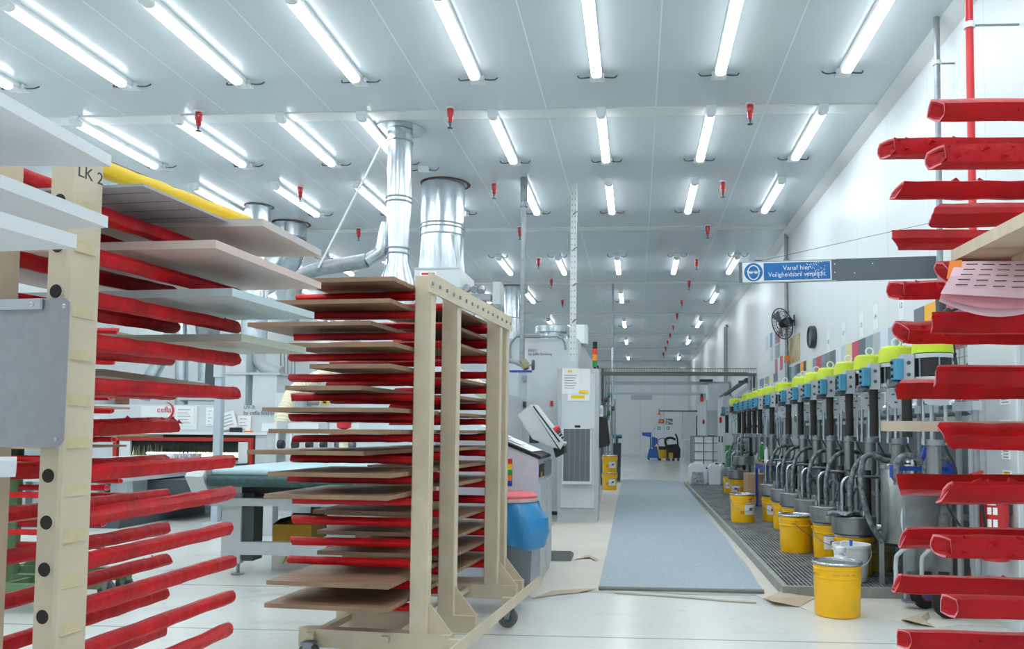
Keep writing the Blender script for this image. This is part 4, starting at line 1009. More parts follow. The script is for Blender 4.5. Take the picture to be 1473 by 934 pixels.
pl_labels = ['nearest paint pump with lime cap, behind the red rods at right', 'second nearest paint pump with lime cap and blue valve box', 'third nearest lime capped paint pump', 'fourth nearest lime capped paint pump', 'fifth nearest lime capped paint pump', 'sixth nearest lime capped paint pump', 'seventh nearest lime capped paint pump', 'eighth nearest lime capped paint pump, beside the paint table', 'ninth nearest lime capped paint pump', 'tenth nearest lime capped paint pump', 'eleventh nearest lime capped paint pump', 'twelfth nearest lime capped paint pump', 'thirteenth nearest lime capped paint pump', 'farthest lime capped paint pump, standing alone beyond the row']
PYS = [pump_y(x) for x in capx]
for i, y in enumerate(PYS):
    if i == 0: o = pump0; o.location = (PX, y, GZ); o['label'] = pl_labels[0]; o['group'] = 'lime capped paint pumps'
    else: o = dup(pump0, (PX, y, GZ), 0, pl_labels[i], 'lime capped paint pumps')
    o.location.z = GZ-.08+.0003+.08
    # zero of the builder is the platform top less its height
for o in [o for o in COL.objects if o.name.startswith('paint_pump')]:
    o.location.z = .0
    for c in o.children:
        if c.name.startswith('ram_post'): c.scale.z = 1.0; c.location.z = .0805; 
# ---- followers with bent pipe and thick hose
def make_follower():
    t = thing('follower_plate', 'x', 'follower plate')
    MB().lathe([(.02, .42), (.178, .42), (.182, .425), (.182, .562), (.176, .568), (.02, .57)], 36).build('drum_lid', steel, t, True)
    MB().tube(smooth_path([(-.11, -.06, .565), (-.11, -.06, .70), (-.11, -.06, .82), (-.085, -.06, .875), (-.03, -.05, .89), (.10, -.03, .895), (.24, .0, .89)], 7), .015, 10).build('bent_pipe', galv, t, True)
    MB().tube(smooth_path([(-.05, -.12, .58), (-.06, -.12, .74), (-.045, -.115, .88), (.0, -.10, 1.0), (.09, -.06, 1.07), (.22, -.01, 1.085), (.38, .04, 1.06)], 7), .021, 10).build('paint_hose', hosegrey, t, True)
    MB().tube(smooth_path([(.02, -.10, .60), (.05, -.12, .75), (.02, -.11, .82), (-.02, -.06, .74), (-.01, 0, .62)], 6), .010, 8).build('small_hose', hosegrey, t, True)
    MB().lathe([(.03, .57), (.075, .57), (.07, .60), (.03, .61)], 14, Matrix.Translation((.03, -.01, 0))).build('pump_foot', galvp, t, True)
    MB().cyl((.12, 0, .57), (.12, 0, .95), .028, 10).build('lower_tube', blackrub, t, True)
    for a in (.6, 2.2, 3.6, 5.0): MB().cyl((.15*math.cos(a), .15*math.sin(a), .57), (.15*math.cos(a), .15*math.sin(a), .62), .010, 8).build('stud', galv, t)
    MB().box(-.12, -.09, .05, .08, .57, .64).build('handle', galvp, t)
    return t
fol0 = make_follower(); fx = 1.84
fpx = [1228, 1193, 1168, 1145, 1130, 1113]
fys = [gx(x, 740, fx).y for x in fpx]+[13.9, 14.75, 15.7]
fz = [0]*6+[.28, .0, .0]
fl = ['nearest steel follower plate with a grey rag, over a yellow pail', 'second nearest steel follower plate over a pail', 'third nearest steel follower plate over a pail', 'fourth nearest steel follower plate with bent pipe', 'fifth nearest steel follower plate with bent pipe', 'sixth steel follower plate, next to the blue table', 'raised steel follower plate just beyond the blue table', 'low steel follower plate over the far pail beside the carton', 'farthest steel follower plate near the green drum']
for i, y in enumerate(fys):
    if i == 0: o = fol0; o.location = (fx, y, 0); o['label'] = fl[0]; o['group'] = 'steel follower plates'
    else: o = dup(fol0, (fx, y, fz[i]), 0, fl[i], 'steel follower plates')
# ---- pails
def make_pail(nm, r, h, m, rim=silverlid, lid=True, label=None, handle=True):
    t = thing('paint_pail', 'x', 'pail')
    prof = [(r*.93, .0005), (r*.94, .008), (r*.985, h*.70), (r*1.015, h*.71), (r*1.015, h*.725), (r*.99, h*.735), (r*.99, h*.86), (r*1.015, h*.865), (r*1.015, h*.88), (r*.995, h*.89), (r, h*.945)]
    MB().lathe(prof, 36).build('body', m, t, True)
    MB().lathe([(r*1.0, h*.955), (r*1.05, h*.96), (r*1.06, h*.985), (r*1.03, h), (r*.99, h), (r*.97, h*.975)], 36, cap=False).build('rim', rim, t, True)
    MB().lathe([(.002, h*.955), (r*.97, h*.955), (r*.985, h*.972), (.002, h*.962)], 36, cap=False).build('lid', rim, t, True)
    if handle:
        pts = [(r*1.05*math.cos(a), -r*1.05*abs(math.sin(a))*1.0, h*.84-h*.42*abs(math.sin(a))) for a in [PI*i/14 for i in range(15)]]
        MB().tube(pts, .004, 6).build('bail_handle', galvp, t, True)
        for s in (-1, 1): MB().box(s*r*1.0-.012, s*r*1.0+.012, -.02, .02, h*.80, h*.88).build('handle_ear', m, t)
    return t
def wrap(par, r, h, a0, a1, z0, z1, m, nm, off=.0012):
    mb = MB(); n = 8; v = []; f = []
    for i in range(n+1):
        a = a0+(a1-a0)*i/n
        for rr, z in ((r*.955+off, z0), (r*.985+off, z1)): v.append((rr*math.cos(a), rr*math.sin(a), z))
    for i in range(n): f.append((2*i, 2*i+2, 2*i+3, 2*i+1))
    mb._add(v, f); return mb.build(nm, m, par)
def labelled(t, r, h, rot=0.0, hazard=True, blue=True):
    w = wrap(t, r, h, -1.75+rot, -.75+rot, h*.28, h*.68, paper, 'paper_label', .003)
    if blue: wrap(t, r, h, -1.75+rot, -.75+rot, h*.60, h*.67, signblue, 'label_band', .0045)
    wrap(t, r, h, -1.35+rot, -1.05+rot, h*.42, h*.52, ink, 'label_print', .0045)
    if hazard: wrap(t, r, h, -2.1+rot, -1.8+rot, h*.30, h*.42, orange, 'hazard_label', .004)
PR, PH = .162, .37
small = make_pail('pail', .155, .335, pail)
labelled(small, .155, .335, -.35, False); wrap(small, .155, .335, -1.4, -1.15, .11, .17, orange, 'hazard_label', .006)
o = small; ok = 0
plab = ['yellow pail under the nearest steel follower plate', 'yellow pail under the second steel follower plate, white label showing', 'yellow pail under the third steel follower plate', 'yellow pail under the fourth steel follower plate', 'yellow pail under the fifth steel follower plate', 'yellow pail with orange sticker under the sixth follower plate, next to the blue table', None, 'small yellow pail beside the tall carton at the far end of the platform', 'farthest yellow pail under the last follower plate before the green drum']
for i, y in enumerate(fys[:9]):
    if plab[i] is None: continue
    if i == 0: small.location = (fx, y, GZ); small['label'] = plab[0]; small['group'] = 'pails under the follower plates'
    else: dup(small, (fx, y, GZ), -.05*i, plab[i], 'pails under the follower plates')
def place_pail(x, y, z, rz, label, r=PR, h=PH, m=pail, lab=False, **k):
    t = make_pail('pail', r, h, m, **k); t.location = (x, y, z); t.rotation_euler.z = rz; t['label'] = label
    if lab: labelled(t, r, h, .1)
    return t
p = gz(1204, 876, 0); fp = place_pail(1.405, 5.74, .003, .35+PI, 'big yellow pail with tin rim on the floor, nearest of all the pails')
def curved_text(s, size, m, par, r, a_mid, z):
    n = len(s); da = size*.58/r
    for i, ch in enumerate(s):
        if ch == ' ': continue
        a = a_mid+(i-(n-1)/2)*da
        text(ch, size, m, par, (r*math.cos(a), r*math.sin(a), z), (PI/2, 0, a+PI/2), 'letter', 'CENTER')
curved_text('adler-lacke.com', .018, inkred, fp, PR*.992+.002, PI/2-.30, PH*.78)
p2 = gz(1144, 787, GZ); place_pail(1.595, 8.16, GZ, 1.2, 'scuffed yellow pail with tin lid on the platform, second from the front')
p3 = gz(1068, 747, GZ); t = place_pail(1.41, 10.75, GZ, .1, 'yellow pail with white and orange labels standing alone on the platform', lab=True)
w = wrap(t, PR, PH, -1.35, -.95, PH*.74, PH*.85, mat('label_red', (190, 50, 36), .5), 'red_label', .006); curved_text('ADLER', .03, paper, t, PR*.992+.0075, -1.15, PH*.765)
place_pail(2.07, 7.18, GZ, 0, 'open dirty yellow pail behind the white bucket beside the steel tank', m=mat('pail_dirty', (206, 178, 60), .45, var=.5, scale=16, rgb2=(150, 150, 130)))
for z, l in ((.0005, 'lower yellow pail of the stack of two left of the far aisle'), (.372, 'upper yellow pail of the stack of two left of the far aisle')):
    place_pail(-.57, 17.2, z, 0, l, lab=True)
# white bucket with brush, squeeze bottle, rag
wb = thing('plastic_bucket', 'white plastic bucket with a blue brush handle behind the front pail', 'bucket', (1.735, 6.62, GZ))
MB().lathe([(.115, .0005), (.118, .01), (.142, .27), (.152, .272), (.152, .292), (.146, .292), (.137, .285), (.112, .02), (.003, .02)], 32, cap=False).build('body', bucketw, wb, True)
MB().tube([(.15*math.cos(a), -.15*abs(math.sin(a))-.004, .262-.13*abs(math.sin(a))) for a in [PI*i/14 for i in range(15)]], .003, 6).build('bail_handle', bucketw, wb)
t = thing('brush', 'bright blue brush handle sticking out of the white plastic bucket', 'brush', (1.735-.02, 6.62-.06, GZ))
MB().tube([(.0, .02, .03), (0, 0, .25), (0, -.005, .33)], [.008, .012, .014], 10).build('handle', mat('brush_blue', (20, 120, 210), .35), t, True)
MB().lathe([(.018, .021), (.02, .10), (.008, .11)], 10).build('bristles', white, t)
t = thing('squeeze_bottle', 'white wash bottle with bent spout left of the white bucket', 'bottle', (1.60, 6.42, GZ))
MB().lathe([(.03, .0005), (.062, .004), (.066, .18), (.05, .22), (.022, .235), (.022, .25)], 20).build('body', milky, t, True)
MB().lathe([(.04, .25), (.042, .29), (.02, .30)], 16).build('cap', white, t, True)
MB().tube(smooth_path([(0, 0, .295), (.005, 0, .33), (.05, 0, .335)], 5), .008, 8).build('spout', white, t)
rg = MB(); rn = random.Random(4); n = 9; v = []; f = []
for i in range(n):
    for j in range(6): v.append((-.16+.036*i+rn.uniform(-.01, .01), -.07+.026*j, .012+.02*math.sin(i*1.3+j)+.02*rn.random()))
for i in range(n-1):
    for j in range(5): f.append((i*6+j, (i+1)*6+j, (i+1)*6+j+1, i*6+j+1))
nv = len(v); v += [(x, y, z-.006) for x, y, z in v]; f += [tuple(q+nv for q in g[::-1]) for g in f]
rg._add(v, f); o = rg.build('rag', mat('rag_grey', (132, 140, 150), .8, var=.4, scale=30), None, True); o.location = (1.75, fys[0]-.10, .574); tag(o, 'crumpled grey paint stained rag lying on the nearest follower plate', 'rag')
# back panel, ribbed duct behind the pumps
t = thing('back_panel', 'grey sheet metal splash panel on the wall behind the paint pumps', 'panel', (0, 0, 0))
MB().box(2.47, 2.5, 5.95, 12.0, .10, 1.36).build('sheet', mat('panel_grey', (100, 108, 114), .5, metal=.2, var=.25, scale=2.5), t)
for y in (6.0, 7.5, 9, 10.5, 11.9): MB().box(2.5, 2.5995, y, y+.04, .3, 1.3).build('stand_off', mgrey, t)
MB().box(2.45, 2.47, 5.95, 12.0, .62, .66).build('lip', galvp, t)
t = thing('ribbed_duct', 'silver ribbed duct running along the wall behind the pumps', 'duct', (0, 0, 0))
P = [(2.42, 5.9+.025*i, 1.47) for i in range(250)]
MB().tube(P, [.07*(1+(.06 if i % 2 else -.04)) for i in range(250)], 14).build('ribbed_pipe', galv, t)
for y in (6.2, 8.0, 10.0, 11.6): MB().box(2.49, 2.5998, y, y+.03, 1.45, 1.49).build('clamp', mgrey, t)
# ---- steel tank, hand truck with clamp, cabinet, extinguisher
t = thing('steel_tank', 'tall stainless pressure tank right of the nearest follower plate', 'tank', (2.13, 6.49, GZ))
MB().lathe([(.03, .30), (.15, .30), (.19, .33), (.19, .93), (.18, .945), (.03, .95)], 32).build('vessel', steel, t, True)
MB().lathe([(.19, .90), (.2, .905), (.2, .935), (.19, .94)], 32, cap=False).build('rim', silverlid, t, True)
for a in (PI*.9, PI*1.5, PI*.3): MB().box(-.02, .02, -.06, .06, .0005, .40, Matrix.Translation((.185*math.cos(a), .185*math.sin(a), 0)) @ Matrix.Rotation(a, 4, 'Z')).build('leg', galvp, t)
MB().tube(smooth_path([(.05, -.1, .95), (.0, -.17, .98), (-.03, -.2, .80), (-.10, -.21, .55), (-.06, -.21, .35), (.05, -.22, .18)], 7), .012, 8).build('drain_hose', milky, t, True)
MB().lathe([(.02, .95), (.13, .955), (.12, .975), (.02, .985)], 20).build('lid', galv, t, True)
MB().tube(smooth_path([(-.12, .05, .96), (-.3, .02, 1.0), (-.36, -.03, .8), (-.3, -.05, .5), (-.2, -.05, .33)], 7), .022, 10).build('thick_hose', hosegrey, t, True)
t = thing('hand_truck', 'grey hand truck with black tyres and blue pump clamp, behind the right red rods', 'hand truck', (2.09, 5.80, 0))
for x, y in ((.05, -.12), (.0, .18)):
    Mw = Matrix.Translation((x, y, .1305)) @ Matrix.Rotation(.35, 4, 'Z') @ Euler((PI/2, 0, 0)).to_matrix().to_4x4()
    w = MB().lathe([(.045, -.035), (.10, -.035), (.125, -.02), (.13, 0), (.125, .02), (.10, .035), (.045, .035)], 28, Mw).build('wheel', blackrub, t, True)
    MB().lathe([(.02, -.037), (.062, -.037), (.062, .037), (.02, .037)], 20, Mw).build('rim', mat('rim_purple', (92, 88, 150), .4), w, True)
    MB().lathe([(.062, -.036), (.07, -.036), (.07, .036), (.062, .036)], 20, Mw, cap=False).build('rim_ring', mat('rim_red', (170, 50, 60), .4), w, True)
MB().cyl((.05, -.12, .1305), (.0, .18, .1305), .012, 10).build('axle', galvp, t)
for x in (-.16, .06, .16): MB().tube([(x, .12, .08), (x, .12, .9), (x, .10, 1.0)], .014, 8).build('upright', galvp, t, True)
MB().box(-.16, .16, .105, .12, .28, .86).build('back_plate', steel, t); MB().box(-.16, -.06, .13, .22, .045, .06).build('toe_plate', galvp, t)
for x in (-.20, -.02):
    MB().tube(smooth_path([(x-.05, .04, .16), (x-.05, .04, .36), (x-.03, .02, .42), (x+.09, .02, .52), (x+.13, .03, .50)], 6), .015, 10).build('loop_handle', lgrey, t, True)
MB().prismy([(.03, .45), (.09, .44), (.14, .80), (.10, .82)], .05, .10).build('worn_lever', mat('worn_grey', (110, 112, 112), .5, var=.5, scale=30), t)
cl = MB().box(-.26, .10, .0, .03, 1.00, 1.03).build('clamp_bar', bluest, t)
MB().box(.10, .18, -.02, .08, .965, 1.055).build('clamp_block', bluest, t)
MB().box(-.285, -.24, -.01, .05, .95, 1.04).build('clamp_jaw', bluest, t); MB().box(-.10, -.04, -.01, .04, .96, 1.07, Matrix.Rotation(.3, 4, 'Y') @ Matrix.Translation((-.3, 0, .03))).build('clamp_lever', bluest, t)
for x in (-.26, -.06): MB().tube(smooth_path([(x, -.02, .95), (x+.01, -.02, 1.06), (x+.07, -.01, 1.11), (x+.15, .0, 1.09), (x+.22, .02, 1.03)], 6), .022, 10).build('grey_hose', hosegrey, t, True)
WCX, WCY = 2.42, 5.25
t = thing('wall_cabinet', 'tall white cabinet against the right wall behind the red rods, papers on its side', 'cabinet', (0, 0, 0))
MB().box(WCX, 2.585, WCY, 6.0, .0005, 2.36, bev=.006).build('body', mwhite, t)
MB().box(WCX+.03, 2.575, WCY-.012, WCY, .12, 2.25).build('front_panel', lgrey, t)
MB().box(WCX-.012, WCX, WCY+.45, WCY+.73, .3, 1.66).build('side_door', lgrey, t)
for i, (y0, y1, z0, z1) in enumerate(((5.33, 5.48, 1.46, 1.62), (5.33, 5.50, 1.24, 1.36), (5.35, 5.47, 1.10, 1.22), (5.33, 5.46, .96, 1.03))):
    pp_ = MB().box(WCX-.003, WCX, y0, y1, z0, z1).build('notice_paper', paper, t)
    MB().box(WCX-.0045, WCX-.003, y0+.02, y1-.02, z1-.035, z1-.012).build('yellow_line', yel, pp_)
    if i == 0:
        for k, m in enumerate((orange, mat('tag_lgreen', (120, 190, 60), .5))): MB().box(WCX-.0045, WCX-.003, y0+.025+.05*k, y0+.065+.05*k, z0+.05, z0+.09).build('colour_mark', m, pp_)
    for k in range(3): MB().box(WCX-.0045, WCX-.003, y0+.02, y1-.03, z0+.012+.02*k, z0+.017+.02*k).build('print_line', ink, pp_)
bx_ = MB().box(WCX+.04, 2.56, WCY-.05, WCY-.012, 1.17, 1.27, bev=.01).build('tray', mat('tray_mirror', (120, 124, 128), .3, metal=.6), t); MB().box(WCX+.035, 2.565, WCY-.055, WCY-.05, 1.165, 1.185).build('tray_lip', black, bx_)
t = thing('fire_extinguisher', 'red fire extinguisher hung on the side of the white cabinet', 'fire extinguisher', (WCX-.10, 5.36, .45))
MB().lathe([(.03, .0), (.078, .0), (.085, .012), (.085, .42), (.07, .475), (.03, .50), (.02, .52)], 28).build('cylinder', ext, t, True)
MB().box(-.03, .06, -.015, .015, .52, .55).build('valve', black, t)
MB().box(-.02, .10, -.012, .012, .555, .575, Matrix.Rotation(-.3, 4, 'Y')).build('lever', ext, t); MB().box(-.03, .10, -.012, .012, .535, .55).build('carry_handle', black, t)
MB().tube(smooth_path([(-.03, 0, .53), (-.09, -.03, .50), (-.1, -.05, .38), (-.085, -.06, .2)], 6), .011, 8).build('hose', black, t, True)
MB().box(.06, .0999, -.03, .03, .3, .36).build('bracket', dgrey, t)
lb = MB(); n = 8; v = []; f = []
for i in range(n+1):
    a = -2.6+1.3*i/n
    for z in (.10, .40): v.append((.0865*math.cos(a), .0865*math.sin(a), z))
for i in range(n): f.append((2*i, 2*i+2, 2*i+3, 2*i+1))
lb._add(v, f); lbo = lb.build('label', ext, t)
for k, (z0, z1, a0, a1) in enumerate(((.36, .385, -2.5, -1.9), (.30, .345, -2.5, -2.2), (.30, .345, -2.1, -1.8), (.22, .27, -2.5, -2.2), (.22, .27, -2.1, -1.8), (.13, .19, -2.5, -1.8))):
    lb = MB(); v = []
    for i in range(5):
        a = a0+(a1-a0)*i/4
        for z in (z0, z1): v.append((.0875*math.cos(a), .0875*math.sin(a), z))
    lb._add(v, [(2*i, 2*i+2, 2*i+3, 2*i+1) for i in range(4)]); lb.build('label_print', paper, lbo)
# wire tray with cables behind the nearest pump
t = thing('wire_tray', 'steel wire tray with black cables on the wall behind the nearest pump', 'cable tray', (0, 0, 0))
mb = MB()
for i in range(5): mb.cyl((2.56, 6.2, 1.72+.075*i), (2.56, 7.0, 1.72+.075*i), .004, 5)
for i in range(9): mb.cyl((2.56, 6.2+.1*i, 1.70), (2.56, 6.2+.1*i, 2.04), .004, 5)
mb.build('wire_mesh', galvp, t)
for k in range(2): MB().box(2.56, 2.5999, 6.3+.5*k, 6.33+.5*k, 1.86, 1.89).build('bracket', galvp, t)
for a, b_ in ((6.25, 1.9), (6.5, 2.0)): MB().tube(smooth_path([(2.53, a+.3, b_+.1), (2.5, a+.15, b_-.12), (2.48, a, b_-.18), (2.45, a-.2, b_-.12)], 6), .014, 8).build('cable', black, t, True)
# ---- pipes on the right wall
def pipe_thing(name, label, x, y, z0, z1, r, m, cat='pipe'):
    t = thing(name, label, cat, (x, y, 0)); MB().cyl((0, 0, z0), (0, 0, z1), r, 14).build('pipe', m, t, True); return t
g_ = gz(1351, 25, ZC)
t = pipe_thing('wall_conduit', 'grey vertical conduit near the ceiling corner at right, held by a bracket', 2.46, 6.60, 2.2, ZC-.001, .024, galvp)
mb = MB(); mb.cyl((0, 0, 2.18), (0, 0, 2.36), .04, 12); mb.tube([(0, 0, 2.2), (0, -.1, 2.24), (0, -.16, 2.24)], .02, 8); mb.build('valve', dgrey, t)
MB().tube(smooth_path([(0, -.1, 2.22), (.05, -.3, 2.24), (.06, -.5, 2.16), (.06, -.6, 2.02)], 6), .012, 8).build('black_hose', black, t, True)
MB().lathe([(.026, ZC-.40), (.034, ZC-.40), (.034, ZC-.37), (.026, ZC-.37)], 12, cap=False).build('clamp', white, t)
MB().cyl((.02, 0, ZC-.39), (.139, 0, ZC-.39), .007, 8).build('bracket_arm', galvp, t)
t = pipe_thing('sprinkler_riser', 'bright red vertical pipe coming down the right wall behind the rods', 2.27, 5.50, 2.2, ZC-.001, .026, redp)
MB().tube(smooth_path([(0, 0, 2.25), (0, 0, 2.15), (.02, -.01, 2.11), (.06, -.02, 2.10), (.145, -.02, 2.10)], 6), .036, 12).build('elbow', redp, t, True)
MB().lathe([(.036, 0), (.06, 0), (.06, .012), (.036, .012)], 18, Matrix.Translation((.134, -.02, 2.10)) @ Euler((0, PI/2, 0)).to_matrix().to_4x4()).build('wall_flange', galvp, t)
MB().lathe([(.037, 0), (.048, 0), (.048, .03), (.037, .03)], 14, Matrix.Translation((.06, -.02, 2.10)) @ Euler((0, PI/2, 0)).to_matrix().to_4x4()).build('coupling', ext, t)
zc_ = gy(1386, 37, 5.5).z
MB().lathe([(.028, zc_-.02), (.036, zc_-.02), (.036, zc_+.02), (.028, zc_+.02)], 14, cap=False).build('clamp', white, t)
MB().cyl((.03, 0, zc_), (.329, .0, zc_), .008, 8).build('bracket_arm', galvp, t)
t = pipe_thing('wall_conduit', 'thin grey conduit running down the wall behind the fan', 2.55, 13.75, 1.9, ZC-.001, .032, galvp)
for z in (2.45, 3.3, 4.2): MB().lathe([(.033, z), (.045, z), (.045, z+.03), (.033, z+.03)], 12, cap=False).build('clamp', galvp, t); 
MB().box(-.04, .04, -.034, .0, 2.44, 2.56).build('orange_band', orange, t)
mb = MB(); mb.tube([(0, -.02, 2.0), (-.1, -.05, 2.05), (-.2, -.05, 2.0)], .03, 8); mb.build('valve', dgrey, t)
t = pipe_thing('wall_conduit', 'far thin grey conduit on the right wall beyond the tray beam', 2.54, 22.8, .001, 4.3, .03, galvp)
MB().cyl((-.02, 0, 4.25), (.059, 0, 4.25), .02, 8).build('bracket_arm', galvp, t); MB().cyl((.0, .5, .8), (.0, .5, 4.3), .02, 8).build('second_pipe', galvp, t)
# ---- hanging safety sign
A1, A2 = gy(1063, 392.5, 6.7), gy(1352, 384, 6.7)
Ls = 1.62; tilt = -math.atan2(A2.z-A1.z, A2.x-A1.x)
t = thing('safety_sign', 'long grey sign arm with blue and white notice on wearing safety glasses', 'sign', tuple(A1)); t.rotation_euler = (0, tilt, 0)
Hs = .092
MB().box(0, Ls, 0, .022, -Hs, Hs, bev=.002).build('arm_board', signgrey, t)
for z in (-Hs, Hs-.006): MB().box(-.002, .80, -.004, .0, z, z+.006).build('edge_strip', mgrey, t)
k_ = Ls/289.0
wp = MB().box(5*k_, 136*k_, -.004, -.0005, -.083, .083).build('notice_plate', white, t)
MB().box(36.5*k_, 134*k_, -.006, -.004, -.073, .073).build('blue_field', signblue, wp)
MB().cyl((21.3*k_, -.0042, 0), (21.3*k_, -.006, 0), .0765, 32).build('blue_disc', signblue, wp)
sx_ = 21.3*k_
def ring(cx, cz, rx, rz, w, nm):
    pts = [(cx+rx*math.cos(a), -.0068, cz+rz*math.sin(a)*(1 if math.sin(a) > 0 else 1.15)) for a in [2*PI*i/28 for i in range(28)]]
    MB().tube(pts, w*1.7, 6, closed=True).build(nm, white, wp)
ring(sx_, .0, .046, .055, .003, 'head_outline')
for s in (-1, 1): MB().lathe([(.001, -.001), (.018, -.001), (.018, .001), (.001, .001)], 16, Matrix.Translation((sx_+s*.02, -.0068, .0)) @ Euler((PI/2, 0, 0)).to_matrix().to_4x4() @ Matrix.Scale(.75, 4, (0, 1, 0))).build('goggle_lens', white, wp)
MB().box(sx_-.058, sx_+.058, -.0078, -.0066, .004, .010).build('goggle_strap', white, wp)
text('Vanaf hier', .056, white, wp, (85*k_, -.0075, .010), (PI/2, 0, 0), 'lettering', 'CENTER')
o = text('Veiligheidsbril verplicht', .054, white, wp, (85*k_, -.0075, -.044), (PI/2, 0, 0), 'lettering', 'CENTER'); o.scale.x = .93
mb = MB(); rn = random.Random(12)
for i in range(150):
    x = rn.gauss(110, 8)*k_; z = rn.uniform(-.07, .068); s = rn.uniform(.001, .006)
    if abs(x-110*k_) > 24*k_: continue
    mb._add([(x, -.0079, z), (x+s*1.4, -.0079, z+s*.3), (x+s, -.0079, z+s*1.4), (x-s*.4, -.0079, z+s*.8)], [(0, 1, 2, 3)])
o = mb.build('worn_patch', mat('sign_wear', (206, 222, 234), .4), wp); o['kind'] = 'stuff'
for x, z in ((.79, .05), (.79, -.02), (.95, -.03), (1.1, .045)): MB().cyl((x, -.003, z), (x, 0, z), .005, 8).build('rivet', white, t)
MB().box(Ls, Ls+.10, .0, .02, -.03, .03).build('wall_mount', galvp, t)
w0 = Vector((.16, .01, Hs)); w1 = gx(1355, 317, 2.59); Mt = Matrix.Translation(A1) @ Matrix.Rotation(tilt, 4, 'Y')
w1l = Mt.inverted() @ w1
MB().cyl(w0, w1l, .0022, 5).build('stay_wire', dgrey, t); MB().box(.13, .19, .0, .02, Hs, Hs+.012).build('wire_eye', dgrey, t)
# ---- colour swatches on the wall
SW = [(230, 255, (134, 148, 160), 'grey blue'), (255, 290, (186, 62, 86), 'crimson'), (290, 318, (120, 134, 152), 'slate blue'), (318, 350, (104, 132, 112), 'sage green'), (350, 385, (92, 100, 116), 'dark slate'), (385, 425, (212, 220, 224), 'pale grey'), (425, 458, (184, 206, 206), 'pale teal'), (458, 495, (222, 206, 150), 'sand yellow'), (495, 540, (188, 64, 88), 'raspberry'), (540, 585, (84, 92, 106), 'charcoal'), (585, 635, (130, 156, 164), 'teal grey'), (635, 685, (172, 180, 182), 'mid grey'), (685, 740, (206, 220, 234), 'ice blue'), (740, 790, (160, 178, 196), 'soft blue'), (790, 830, (112, 142, 124), 'moss green')]
def swatch(y0, y1, z0, z1, c, label, name='colour_swatch', grp='colour swatches on the right wall', m=None):
    o = MB().box(-.004, 0, 0, y1-y0, 0, z1-z0).build(name, m or mat('swatch_%d_%d_%d' % c, c, .45)); o.location = (XR-.0005, y0, z0); return tag(o, label, 'colour swatch', grp)
for i, (a, b_, c, nm) in enumerate(SW):
    ya = gx(1120+a/4.672, 500, XR).y; yb = gx(1120+b_/4.672, 500, XR).y
    swatch(yb+.004, ya-.004, 1.82, 2.35, c, '%s swatch in the long strip of wall swatches above the pump caps' % nm)
for i, (a, b_, c, nm) in enumerate([(1315, 1330, (98, 108, 124), 'dark blue grey'), (1330, 1347, (246, 180, 30), 'warm yellow'), (1347, 1361, (88, 96, 106), 'graphite'), (1361, 1386, (176, 88, 112), 'mauve pink'), (1386, 1402, (130, 142, 160), 'steel blue')]):
    ya = gx(a, 450, XR).y; yb = gx(b_, 450, XR).y
    swatch(yb+.004, ya-.004, 1.95, 2.42, c, '%s swatch near the red pipe behind the right rods' % nm)
CH = [(410, 432, 425, 560, (190, 204, 208), 'pale grey'), (452, 475, 395, 530, (104, 142, 172), 'blue'), (455, 478, 530, 665, (180, 206, 208), 'pale teal'), (500, 524, 385, 500, (126, 118, 142), 'mauve'), (526, 548, 375, 490, (190, 80, 100), 'red'), (500, 522, 510, 640, (150, 164, 178), 'grey blue'), (524, 546, 500, 630, (134, 158, 162), 'green grey'), (500, 524, 645, 780, (186, 110, 124), 'dusty pink'), (548, 573, 615, 750, (194, 84, 104), 'rose'),
      (352, 395, 835, 925, (112, 138, 166), 'denim blue'), (402, 442, 815, 905, (138, 156, 132), 'olive green'), (447, 476, 785, 885, (222, 214, 176), 'cream'), (485, 526, 780, 862, (104, 124, 156), 'navy blue'), (600, 626, 728, 850, (240, 160, 40), 'orange'), (630, 655, 722, 850, (126, 140, 136), 'grey green'), (656, 688, 718, 850, (150, 178, 196), 'sky blue'), (690, 712, 700, 800, (110, 118, 128), 'slate'), (713, 742, 690, 780, (52, 56, 62), 'black'), (745, 772, 672, 790, (244, 168, 30), 'amber'), (774, 800, 664, 760, (84, 62, 54), 'dark brown'), (802, 850, 652, 750, (226, 222, 186), 'ivory')]
for i, (a, b_, c0, c1, c, nm) in enumerate(CH):
    yy = (c0+c1)/2/6.669+420; P0 = gx(1040+a/6.669, yy, XR); P1 = gx(1040+b_/6.669, yy, XR)
    zc = gx(1040+(a+b_)/2/6.669, yy, XR).z; hh = (c1-c0)/6.669*P1.y/FPX/2
    swatch(P1.y+.006, P0.y-.006, zc-hh, zc+hh, c, '%s colour chip on the wall around the fan and gold foil' % nm, 'colour_chip', 'colour chips around the fan')
gm = mat('gold_foil', (204, 184, 132), .25, metal=.5, var=.3, scale=20, bump=.8, bscale=14)
P0, P1 = gx(1134, 503, XR), gx(1151, 503, XR)
o = swatch(P1.y, P0.y, gx(1142, 522, XR).z, gx(1142, 484, XR).z, (1, 2, 3), 'crinkled gold foil sheet on the wall right of the fan', 'foil_sheet', None, gm); o['category'] = 'foil'
for x, y, s in ((1297, 440, '1.2'), (1260, 456, '1.4'), (1240, 468, '1.5'), (1214, 480, '1.7'), (1192, 492, '1.8')):
    p = gx(x, y, XR); w_ = .17
    o = MB().box(-.003, 0, -w_/2, w_/2, -.14, .14).build('number_card', mat('card_white', (228, 234, 238), .5)); o.location = (XR-.0005, p.y, p.z); tag(o, 'white card numbered %s above the strip of wall swatches' % s, 'card', 'number cards on the right wall')
    text(s, .075, ink, o, (-.0045, .06, -.02), (PI/2, 0, -PI/2), 'number')
